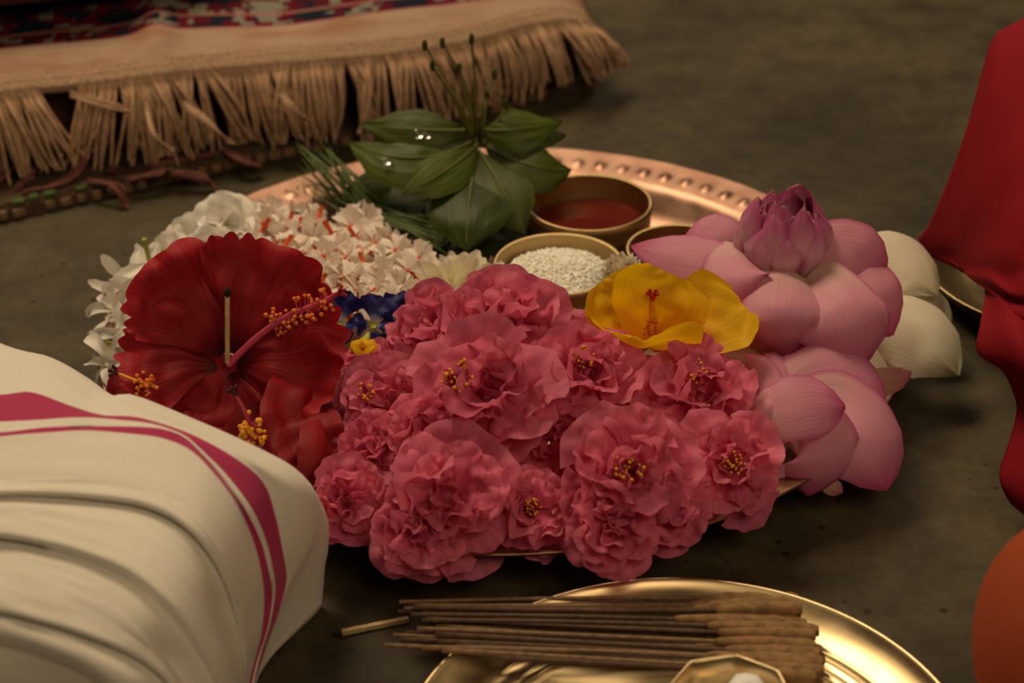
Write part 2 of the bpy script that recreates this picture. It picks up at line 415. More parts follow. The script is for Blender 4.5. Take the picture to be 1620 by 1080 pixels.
def dhoti_mat():
    """UV.y counts the rows of the drape; two dyed magenta stripes between fixed rows"""
    m, nt, b, out = newmat('white_cotton_with_magenta_border')
    uv = N(nt, 'ShaderNodeUVMap'); sp = N(nt, 'ShaderNodeSeparateXYZ'); nt.links.new(uv.outputs[0], sp.inputs[0])
    tc = N(nt, 'ShaderNodeTexCoord')
    n = N(nt, 'ShaderNodeTexNoise', Scale=900.0, Detail=2.0); nt.links.new(tc.outputs['Object'], n.inputs['Vector'])
    base = ramp(nt, [(0.3, (0.70, 0.66, 0.58)), (0.7, (0.78, 0.74, 0.65))], n.outputs[0]).outputs[0]
    t = math_(nt, 'ADD', sp.outputs[1], math_(nt, 'MULTIPLY', math_(nt, 'SUBTRACT', n.outputs[0], 0.5), 0.02))
    def band(a, c): return math_(nt, 'MULTIPLY', math_(nt, 'GREATER_THAN', t, a), math_(nt, 'LESS_THAN', t, c))
    s = math_(nt, 'ADD', band(4.0, 5.0), band(6.0, 7.0), True)
    c = mixc(nt, s, base, (0.42, 0.035, 0.115))
    nt.links.new(c, b.inputs['Base Color'])
    b.inputs['Roughness'].default_value = 0.9; b.inputs['Specular IOR Level'].default_value = 0.1
    b.inputs['Sheen Weight'].default_value = 0.15
    bump(nt, b, n.outputs[0], 0.2, 0.0004)
    return m
M['dhoti'] = dhoti_mat()

# ------------------------------------------------------------------ petal shapes
def fan_petal(L=1.0, spread=0.7, cup=0.0, bend=0.0, ruf=0.08, nruf=4.0, scal=0.03, nscal=7.0, crump=0.03, rnd=0.18, ridge=0.0, nridge=9.0, seed=0, nr=9, nphi=14, r0=0.05, claw=0.5, lobes=False):
    """petal that widens like a fan from its base at the origin along +X, inner face +Z"""
    vs, uv = [], []
    ph = (seed * 2.399) % 6.283; ph2 = (seed * 1.13) % 6.283
    ns = 24
    sx, sz, th = [0.0], [0.0], []
    for k in range(ns):
        a = bend * ((k + 0.5) / ns) ** 1.2
        th.append(a); sx.append(sx[-1] + math.cos(a) / ns); sz.append(sz[-1] + math.sin(a) / ns)
    th.append(bend)
    for i in range(nr + 1):
        r = r0 + (1 - r0) * i / nr
        for j in range(nphi + 1):
            f = 2 * j / nphi - 1
            a = spread * f * (claw + (1 - claw) * r)
            rr = r * (1 - rnd * abs(f) ** 2.4 * r ** 2)
            if lobes: rr *= 1 + scal * r ** 7 * (1.5 * abs(math.sin(nscal * f + ph + 1.5 * math.sin(3.1 * f + ph2))) * (0.7 + 0.5 * math.sin(5 * f + ph2)) - 1.0 + 0.35 * math.sin(4.3 * f + ph))
            else: rr *= 1 + scal * r ** 7 * (math.sin(nscal * f + ph) + 0.6 * math.sin(2.3 * nscal * f + ph2))
            x = rr * math.cos(a); y = rr * math.sin(a)
            z = cup * y * y / max(0.35, 1) * 1.6
            z += ruf * r ** 2 * (math.sin(nruf * f + ph) * (0.35 + 0.65 * abs(f)) + 0.4 * math.sin(nruf * 2.1 * f + ph2) * r ** 3)
            z += ridge * r * (1.2 - r) * math.sin(nridge * f + ph2)
            z += crump * r * nz(x * 4 + seed * 3.7, y * 4, seed * 1.3)
            y += crump * 0.5 * r * nz(x * 3 + seed, y * 3 + 9, 4.2)
            s = min(max(x, 0), 1) * ns; k = min(int(s), ns - 1); t = s - k
            cx = sx[k] + (sx[k + 1] - sx[k]) * t; cz = sz[k] + (sz[k + 1] - sz[k]) * t; an = th[k] + (th[k + 1] - th[k]) * t
            if x > 1: cx += (x - 1) * math.cos(bend); cz += (x - 1) * math.sin(bend)
            vs.append((L * (cx - z * math.sin(an)), L * y, L * (cz + z * math.cos(an)))); uv.append((r, j / nphi))
    return vs, grid_faces(nr + 1, nphi + 1), uv

LOTUS = [(0, 0.34), (0.15, 0.62), (0.4, 0.96), (0.58, 1.0), (0.78, 0.80), (0.92, 0.42), (1, 0.03)]
ROUND = [(0, 0.45), (0.2, 0.75), (0.5, 0.98), (0.7, 1.0), (0.85, 0.85), (0.95, 0.55), (1, 0.10)]
WIDE = [(0, 0.72), (0.2, 0.9), (0.5, 1.0), (0.7, 0.97), (0.85, 0.78), (0.95, 0.46), (1, 0.08)]
LEAF = [(0, 0.03), (0.12, 0.35), (0.35, 0.88), (0.52, 1.0), (0.72, 0.80), (0.88, 0.36), (1, 0.02)]
BLADE = [(0, 0.6), (0.4, 1.0), (0.8, 0.6), (1, 0.03)]
STRAP = [(0, 0.45), (0.3, 0.7), (0.7, 1.0), (0.9, 0.85), (1, 0.25)]

def interp(tab, t):
    for (a, x), (b, y) in zip(tab, tab[1:]):
        if t <= b:
            k = (t - a) / (b - a); k = k * k * (3 - 2 * k) * 0.5 + k * 0.5
            return x + (y - x) * k
    return tab[-1][1]

def spine_petal(p0, p1, p2, W, nrm, prof=LOTUS, cup=0.35, nu=16, nv=10, wav=0.0, seed=0, curl=0.0, saw=0.0, grain=0.0):
    """petal or leaf along the curve p0 - p1 - p2 (all points of the place), W half its width,
    nrm the way its shown face looks; cup > 0 bows the edges away from that face"""
    p0, p1, p2 = Vector(p0), Vector(p1), Vector(p2)
    c = p1 * 2 - (p0 + p2) * 0.5
    nrm = Vector(nrm).normalized()
    vs, uv = [], []
    for i in range(nu + 1):
        t = i / nu
        q = p0 * (1 - t) ** 2 + c * (2 * t * (1 - t)) + p2 * t * t
        T = ((c - p0) * (1 - t) + (p2 - c) * t).normalized()
        side = T.cross(nrm)
        if side.length < 1e-4: side = RT.copy()
        side.normalize(); n = side.cross(T)
        w_ = W * interp(prof, t)
        if saw: w_ *= 1 + saw * ((i % 2) - 0.5)
        for j in range(nv + 1):
            v = 2 * j / nv - 1
            d = -cup * w_ * v * v + curl * w_ * abs(v) ** 6
            d += wav * W * math.sin(t * 9 + seed + v * 1.3) * abs(v) ** 1.5
            d += grain * W * nz(t * 5 + seed * 3.1, v * 2.5, seed)
            vs.append(q + side * (w_ * v * (1 - 0.12 * cup * v * v)) + n * d); uv.append((t, j / nv))
    return vs, grid_faces(nu + 1, nv + 1), uv

def spetal(name, parent, a, b, c, W, nrm, mat, **kw):
    vs, fs, uv = spine_petal(P(*a), P(*b), P(*c), W, nrm, **kw)
    return wobj(name, vs, fs, mat, parent, uv)

def petal_matrix(az, open_, twist=0.0, scale=1.0, off=0.0, lift=0.0):
    return (Matrix.Rotation(az, 4, 'Z') @ Matrix.Translation((off, 0, lift)) @ Matrix.Rotation(-(math.pi / 2 - open_), 4, 'Y')
            @ Matrix.Rotation(twist, 4, 'X') @ Matrix.Scale(scale, 4))

TOCAM = -FW
UPV = Vector((0, 0, 1))

# ================================================================== the setting
def make_floor():
    n = 40; s = 3.0
    vs = [(-s + 2 * s * i / n, -s + 2 * s * j / n, 0.0) for i in range(n + 1) for j in range(n + 1)]
    fs = [(a, a + n + 1, a + n + 2, a + 1) for i in range(n) for a in range(i * (n + 1), i * (n + 1) + n)]
    o = obj('floor', mesh('floor', vs, fs, M['floor'], smooth=False))
    tag(o, 'dark grey-brown polished cement floor with cracks and specks', None, None, 'structure')
    return o
make_floor()

# ================================================================== rug on its pad, mat below
# the fringed edge, left to right, then the corner (height of the edge above the floor included)
EDGE = [(-260, 188, .070), (-120, 163, .070), (0, 147, .070), (120, 135, .069), (240, 120, .070), (300, 113, .068), (400, 104, .066), (500, 96, .066),
        (600, 88, .064), (680, 77, .062), (760, 62, .060), (830, 42, .058), (880, 34, .057), (925, 36, .052), (943, 52, .042)]
edge3 = cat_rom([tuple(P(*e)) for e in EDGE], 120)
elen = np.r_[0, np.cumsum(np.linalg.norm(np.diff(edge3, axis=0), axis=1))]
back = Vector((-0.10, 0.995, 0.0)).normalized()

def make_rug():
    rug = thing('fringed_rug', P(300, 113, 0.0) + Vector((0, .15, .05)), 'beige bordered rug with long tan fringe draped over a seat pad', 'rug')
    ys = [0, .006, .012, .02, .03, .042, .055, .068, .0725, .08, .09, .10, .107, .12, .14, .16, .20, .25, .32, .42, .55]
    vs, uv = [], []
    for y in ys:
        for i, p in enumerate(edge3):
            h = 0.006 * (1 - math.exp(-y / .03)) + 0.004 * nz(elen[i] * 12, y * 14, 2.0) * min(1, y / .02)
            h += 0.006 * math.exp(-((elen[i] - 0.205) / .012) ** 2) * min(1, y / .04)           # a tuck in the rug
            q = Vector(p) + back * y
            # the corner turns down where the pad ends
            fl = max(0.0, (i - 108) / 11.0)
            z = p[2] * (1 - 0) + h * (1 - fl)
            vs.append((q.x, q.y, z)); uv.append((elen[i], y))
    n0 = len(vs); m = len(edge3)
    fs = grid_faces(len(ys), m)
    # under side a few millimetres lower
    vs += [(v[0], v[1], v[2] - 0.004) for v in vs[:n0]]; uv += uv[:n0]
    fs += [tuple(i + n0 for i in f[::-1]) for f in fs]
    for i in range(m - 1): fs.append((i, n0 + i, n0 + i + 1, i + 1))
    for r in range(len(ys) - 1): a, b_ = r * m + m - 1, (r + 1) * m + m - 1; fs.append((a, n0 + a, n0 + b_, b_))
    wobj('rug_field', vs, fs, M['rug'], rug, uv)
    # raised ribbed bands: cross stitches side by side along the edge
    e2 = cat_rom([tuple(P(*e)) for e in EDGE], 1000)
    l2 = np.r_[0, np.cumsum(np.linalg.norm(np.diff(e2, axis=0), axis=1))]
    for k, (y0, y1, am) in enumerate(((-0.0008, 0.0075, .0030), (0.0085, 0.0145, .0020), (0.0155, 0.0215, .0016))):
        bv = []
        for i in range(1000):
            for t in range(6):
                y = y0 + (y1 - y0) * t / 5
                q = Vector(e2[i]) + back * y
                h = 0.006 * (1 - math.exp(-max(0, y) / .03)) + am * math.sin(math.pi * (t + .6) / 6.2) * (.55 + .45 * abs(math.sin(l2[i] * 900 + .6 * k)))
                fl = max(0.0, (i - 900) / 99.0)
                bv.append((q.x, q.y, e2[i][2] + h * (1 - .5 * fl) + 0.0004))
        wobj('stitched_band', bv, grid_faces(1000, 6), M['rug_band'], rug)
    # knots: the dark gaps between them show as a dotted line
    # fringe tassels: bundles of strands, several shapes shared between them
    rnd = random.Random(5)
    variants = []
    for v in range(12):
        parts = []
        ns = rnd.randint(5, 7)
        lean = rnd.uniform(-.25, .25)
        for s in range(ns):
            x0 = (s / (ns - 1) - .5) * 0.0052
            x1 = x0 * rnd.uniform(.8, 2.0) + lean * 0.03 + rnd.uniform(-.0025, .0025)
            ln = rnd.uniform(.86, 1.05)
            bow = rnd.uniform(-.003, .003); fw = rnd.uniform(.004, .014)
            pts = []
            for t in (0, .12, .3, .5, .7, .87, 1):
                pts.append((x0 * (1 - .5 * math.sin(t * 3.1)) * (1 - t) + x1 * t + bow * math.sin(3.1 * t),
                            -0.005 * min(1, t / .15) - fw * math.sin(t * 2.2) + rnd.uniform(-.001, .001), -ln * 0.058 * t + .0008))
            parts.append(tube(pts, [.0010, .0011, .0011, .0011, .0010, .0009, .0005], 5))
        vs_, fs_ = merge(parts)
        variants.append(mesh('fringe_tassel', vs_, fs_, M['fringe']))
    n = 84
    for k in range(n):
        s = (k + .5) / n * elen[-1]
        i = int(np.searchsorted(elen, s)); i = min(max(i, 1), len(edge3) - 1)
        p = Vector(edge3[i - 1]).lerp(Vector(edge3[i]), (s - elen[i - 1]) / (elen[i] - elen[i - 1]))
        px_gap = (p - Vector(P(100, 137, .07))).length
        if px_gap < .0075 or abs((p - Vector(P(64, 141, .07))).length) < .003: continue                              # the fringe parts here and the pad shows
        t = (Vector(edge3[i]) - Vector(edge3[i - 1])); t.z = 0; t.normalize()
        ang = math.atan2(t.y, t.x)
        end = max(0, (k - n * .86) / (n * .14))
        ln = 1.0 + rnd.uniform(-.08, .08)
        ln *= (p.z - 0.004) / 0.068 if k > 8 else 1.0
        roll = rnd.uniform(-.30, .30) - 0.45 * end
        if px_gap < .024: roll += .35 if p.x > P(100, 137, .07).x else -.2
        mw = Matrix.Translation(p - rug.location) @ Matrix.Rotation(ang, 4, 'Z') @ Matrix.Rotation(rnd.uniform(-.15, .12) - .25 * end, 4, 'X') @ Matrix.Rotation(roll, 4, 'Y') @ Matrix.Diagonal((1.0 + .3 * rnd.random(), 1, ln, 1))
        obj('fringe_tassel', variants[rnd.randrange(12)], rug, mw)
    # one long tassel pulled sideways across the others
    for a, b_, c in (((112, 145), (190, 158), (232, 163)), ((232, 160), (246, 195), (272, 225)), ((290, 160), (330, 178), (368, 215)), ((440, 145), (470, 160), (486, 178))):
        pa = []
        for s in range(4):
            d = (s - 1.5) * 3.2 + rnd.uniform(-1, 1)
            q = [P(a[0], a[1] + d, .066), P(b_[0], b_[1] + d, .058), P(c[0] + d, c[1], .042)]
            q = [v + Vector((0, -.012, 0)) * f_ for v, f_ in zip(q, (.3, 1, 1))]
            pts = cat_rom([tuple(v) for v in q], 9)
            pa.append(tube(pts, .0007, 5))
        v_, f_ = merge(pa)
        wobj('loose_tassel', v_, f_, M['fringe'], rug)
    return rug
make_rug()

def make_pad():
    pad = thing('seat_pad', Vector((-.15, .5, .013)), 'dark brown seat pad under the fringed rug', 'cushion')
    top, bot = [], []
    idx = list(range(0, 112, 3))
    fr = [Vector(edge3[i]) for i in idx]
    vs = []
    for p in fr:
        q = p + back * .026
        vs += [(q.x, q.y + .004, p.z - .008), (q.x, q.y - .004, p.z - .018), (q.x, q.y - .004, .028), (q.x, q.y + .004, .0135)]
    m = 4
    for p in fr:
        q = p + back * .60
        vs += [(q.x, q.y, p.z - .008), (q.x, q.y, p.z - .018), (q.x, q.y, .028), (q.x, q.y, .0135)]
    k = len(fr)
    fs = grid_faces(k, 4)
    fs += [tuple(i + 4 * k for i in f[::-1]) for f in grid_faces(k, 4)]
    for i in range(k - 1):
        fs.append((i * 4, i * 4 + 4, 4 * k + i * 4 + 4, 4 * k + i * 4)); fs.append((i * 4 + 3, 4 * k + i * 4 + 3, 4 * k + i * 4 + 7, i * 4 + 7))
    for e in (0, (k - 1) * 4):
        for j in range(3): fs.append((e + j, e + j + 1, 4 * k + e + j + 1, 4 * k + e + j))
    wobj('pad_cover', vs, fs, M['pad'], pad)
make_pad()

def make_mat():
    line = [P(-260, 415, 0), P(0, 353, 0), P(160, 316, 0), P(330, 278, 0), P(480, 246, 0), P(640, 215, 0), P(800, 178, 0), P(880, 150, 0), P(940, 146, 0)]
    ln = cat_rom([tuple(v) for v in line], 90)
    cl = np.r_[0, np.cumsum(np.linalg.norm(np.diff(ln, axis=0), axis=1))]
    mat = thing('woven_mat', Vector((-.12, .45, 0)), 'dark woven jute mat with green and beige edge stitches beneath the seat pad', 'mat')
    vs = []
    H = .0118
    for p in ln:
        q = Vector(p)
        for y, z in ((.0, .0005), (.0, H * .6), (.003, H), (.03, H), (.7, H), (.7, .0005)):
            r = q + back * y; vs.append((r.x, r.y, z))
    fs = grid_faces(len(ln), 6)
    wobj('mat_body', vs, fs, M['mat'], mat, smooth=False)
    rnd = random.Random(3)
    me = {}
    for key in ('mat_b', 'mat_g'):
        v_, f_ = blob((0, 0, 0), 1.0, (1, 1, 1), 12, 8); v_ = [Vector([math.copysign(abs(k) ** .45, k) for k in v]) for v in v_]; me[key] = mesh('edge_stitch', v_, f_, M[key])
    s = 0.004
    while s < cl[-1] - .004:
        i = int(np.searchsorted(cl, s)); p = Vector(ln[i - 1]).lerp(Vector(ln[i]), (s - cl[i - 1]) / (cl[i] - cl[i - 1]))
        t = Vector(ln[i]) - Vector(ln[i - 1]); ang = math.atan2(t.y, t.x)
        for (key, dy, z, sx, sy, sz) in (('mat_b', .0002, .0046, .0043, .0020, .0034), ('mat_g', .0040, .0112, .0048, .0034, .0016)):
            if rnd.random() < (.22 if key == 'mat_b' else .35): continue
            q = p + back * dy - mat.location
            obj('edge_stitch', me[key], mat, Matrix.Translation((q.x, q.y, z + rnd.uniform(-.0006, .0006))) @ Matrix.Rotation(ang + rnd.uniform(-.2, .2), 4, 'Z') @ Matrix.Diagonal((sx * rnd.uniform(.6, 1.05), sy, sz * rnd.uniform(.7, 1.1), 1)))
        s += .0105
    # dark tassels of the mat lying across its edge
    for pts in (((0, 330, .004), (40, 285, .016), (75, 250, .018)), ((-20, 300, .014), (20, 270, .018), (45, 235, .018)), ((40, 305, .013), (110, 285, .015), (150, 215, .03)),
                ((150, 215, .03), (188, 240, .02), (175, 275, .014)), ((145, 288, .014), (185, 298, .013), (202, 328, .001)), ((240, 262, .014), (300, 250, .014), (345, 245, .014)),
                ((268, 272, .014), (320, 283, .009), (338, 297, .002)), ((355, 240, .014), (385, 255, .013), (412, 262, .008)), ((200, 285, .013), (250, 275, .014), (262, 262, .014))):
        pa = []
        for s in range(5):
            j = [Vector((rnd.uniform(-.003, .003), rnd.uniform(-.003, .003), rnd.uniform(0, .0015))) for _ in pts]
            c3 = cat_rom([tuple(P(*q) + d) for q, d in zip(pts, j)], 9)
            pa.append(tube(c3, .0011, 5))
        v_, f_ = merge(pa)
        wobj('mat_tassel', v_, f_, M['tassel_dk'], mat)
make_mat()

# ================================================================== copper plate
def make_plate():
    pl = thing('copper_plate', (0, 0, 0), 'large round beaten copper plate heaped with flowers', 'plate')
    NB = 88; seg = NB * 8
    prof = [(0.0, .0065), (.03, .0063), (.06, .0066), (.09, .0063), (.12, .0066), (.15, .0064), (.172, .0066), (.182, .0085), (.189, .0150), (.194, .0225), (.198, .0258),
            (.2010, .0267), (.2040, .0272), (.2065, .0275), (.2090, .0278), (.2115, .0281), (.2140, .0284), (.2165, .0287), (.2195, .0291), (.2230, .0297), (.2250, .0300)]
    vs, uv = [], []
    for i, (r, z) in enumerate(prof):
        for j in range(seg):
            a = 2 * math.pi * j / seg
            dz = 0.0
            if .2005 < r < .2190:
                u = ((j % 8) / 8 - .5) * 2 * math.pi * .21 / NB; d = math.hypot(u, r - .2095)
                dz = 0.0024 * math.exp(-(d / .0027) ** 2)
            if r < .178:
                dz += 0.0007 * nz(r * math.cos(a) * 45, r * math.sin(a) * 45, 7) * min(1, r / .05)
            vs.append((r * math.cos(a), r * math.sin(a), z + dz)); uv.append((j / seg, r))
    fs = grid_faces(len(prof), seg, True)
    obj('dish', mesh('dish', vs, fs, M['copper'], uv), pl)
    # rolled lip and the under side
    lp = [(.2250, .0300), (.2262, .0302), (.2268, .0294), (.2262, .0286), (.2240, .0284), (.212, .0266), (.200, .0245), (.194, .015), (.187, .006), (.176, .0012), (.15, .0008), (.0, .0008)]
    v_, f_, u_ = lathe(lp, 176)
    obj('rim_and_underside', mesh('rim_and_underside', v_, f_, M['copper']), pl)
    # a few deeper hammer dents in the floor of the dish
    return pl
make_plate()

# ================================================================== brass bowls, tray, dish
def make_bowl(c, R, H, label, wall=.0022, extra=None):
    b = thing('brass_bowl', (c.x, c.y, .0072), label, 'bowl', 'small brass bowls on the copper plate')
    out = [(0, .0), (R * .60, .0), (R * .68, .0012), (R * .78, H * .14), (R * .88, H * .34), (R * .945, H * .60), (R * .975, H * .66), (R * .965, H * .70), (R * .985, H * .84), (R, H * .985), (R - wall * .4, H), (R - wall, H * .985)]
    inn = [(R * .955 - wall, H * .7), (R * .90 - wall, H * .4), (R * .78 - wall, H * .18), (R * .55, .0035), (0, .003)]
    v_, f_, u_ = lathe(out, 72); obj('outer_wall', mesh('outer_wall', v_, f_, M['brass_bowl']), b)
    v_, f_, u_ = lathe([(R - wall, H * .985)] + inn, 72); obj('inner_wall', mesh('inner_wall', v_, f_, M['brass_bowl']), b)
    return b

c1 = P(932, 318, .046); c2 = P(884, 415, .046); c3 = P(1076, 392, .046)
b1 = make_bowl(c1, 101 * mpp(c1), .0388, 'brass bowl of dark red syrup, farthest from the pink flowers')
b2 = make_bowl(c2, 104 * mpp(c2), .0388, 'brass bowl filled with white rice beside the yellow hibiscus')
b3 = make_bowl(c3, 86 * mpp(c3), .0388, 'brass bowl half hidden behind the big pink lotus')

def make_syrup(c, R, z, name, label, mat):
    prof = [(0, z), (R * .6, z), (R * .93, z + .0001), (R, z + .0010), (R * .98, z - .002), (R * .86, z - .012), (R * .6, z - .0165), (0, z - .017)]
    v_, f_, u_ = lathe(prof, 64)
    o = obj(name, mesh(name, v_, f_, mat)); o.location = (c.x, c.y, 0)
    return o
tag(make_syrup(c1, 101 * mpp(c1) * .885, .0305, 'red_syrup', '', M['syrup']), 'glossy dark red syrup inside the brass bowl', 'syrup', None, 'stuff')
tag(make_syrup(c3, 86 * mpp(c3) * .87, .0290, 'dark_syrup', '', M['syrup']), 'dark liquid in the brass bowl behind the pink lotus', 'syrup', None, 'stuff')

def make_rice(c, R):
    rnd = random.Random(11)
    parts = []
    dome = []
    for i in range(9):
        r = R * .88 * (i / 8); dome.append((r, .036 + .009 * (1 - (i / 8) ** 2) + .0))
    dome += [(R * .80, .027), (R * .60, .018), (0, .0145)]
    v_, f_, u_ = lathe(dome, 32); parts.append((v_, f_))
    for k in range(1500):
        a = rnd.uniform(0, 6.283); rr = math.sqrt(rnd.random()) * .93
        x, y = R * .88 * rr * math.cos(a), R * .88 * rr * math.sin(a)
        z = .0362 + .009 * (1 - rr ** 2) + rnd.uniform(0, .0012) - .0004
        v_, f_ = blob((0, 0, 0), 1.0, (.0027, .00068, .00068), 5, 4)
        q = Matrix.Translation((x, y, z)) @ Matrix.Rotation(rnd.uniform(0, 6.28), 4, 'Z') @ Matrix.Rotation(rnd.uniform(-.6, .6), 4, 'Y')
        # blob's long axis is x
        parts.append(([q @ v for v in v_], f_))
    v_, f_ = merge(parts)
    o = obj('rice', mesh('rice', v_, f_, M['rice'])); o.location = (c.x, c.y, 0)
    tag(o, 'heap of white rice grains in a brass bowl', 'rice', None, 'stuff')
make_rice(c2, 104 * mpp(c2))

TC = Vector((.0772, -.3547, 0)); TR = .1238
def make_tray():
    t = thing('brass_tray', TC, 'shiny round brass tray holding incense sticks at the front', 'tray')
    R = TR
    prof = [(0, .0042), (.04, .0042), (.0700, .0043), (.0820, .0047), (.0880, .0053), (.0925, .0060), (.0930, .0057), (.0936, .0062), (.0965, .0067), (.0970, .0064), (.0976, .0069),
            (.1040, .0082), (.1045, .0079), (.1051, .0085), (.1080, .0092), (.1130, .0113), (.1180, .0142), (.1215, .0166), (R - .0012, .0180), (R, .0183), (R + .0008, .0176), (R - .001, .0165),
            (.1180, .0125), (.110, .0075), (.102, .0030), (.09, .0008), (0, .0008)]
    v_, f_, u_ = lathe(prof, 160)
    obj('tray_dish', mesh('tray_dish', v_, f_, M['brass']), t)
make_tray()

def make_side_dish():
    c = Vector((.3432, .0751, 0)); R = .0895
    t = thing('brass_dish', c, 'brass dish tucked under the red cloth at the right edge', 'dish')
    prof = [(0, .0042), (.06, .0042), (.071, .0050), (.078, .0085), (.084, .0150), (R - .001, .0200), (R, .0206), (R + .0008, .0198), (R - .002, .0180), (.083, .011), (.076, .004), (.066, .0008), (0, .0008)]
    v_, f_, u_ = lathe(prof, 120)
    obj('dish_body', mesh('dish_body', v_, f_, M['brass']), t)
make_side_dish()

# ================================================================== seated people: only cloth-covered legs show
def loft(rows, n, sub):
    """rows of points -> grid; n points along each row, sub steps between rows"""
    rr = np.array([cat_rom([tuple(P(*q)) if not isinstance(q, Vector) else tuple(q) for q in r], n) for r in rows])
    out, tt = [], []
    K = len(rr)
    for k in range(K - 1):
        a = rr[max(k - 1, 0)]; b = rr[k]; c = rr[k + 1]; e = rr[min(k + 2, K - 1)]
        s = sub[k] if hasattr(sub, '__len__') else sub
        for i in range(s):
            t = i / s
            out.append(0.5 * ((2 * b) + (-a + c) * t + (2 * a - 5 * b + 4 * c - e) * t * t + (-a + 3 * b - 3 * c + e) * t ** 3)); tt.append(k + t)
    out.append(rr[-1]); tt.append(K - 1)
    return np.array(out), np.array(tt)

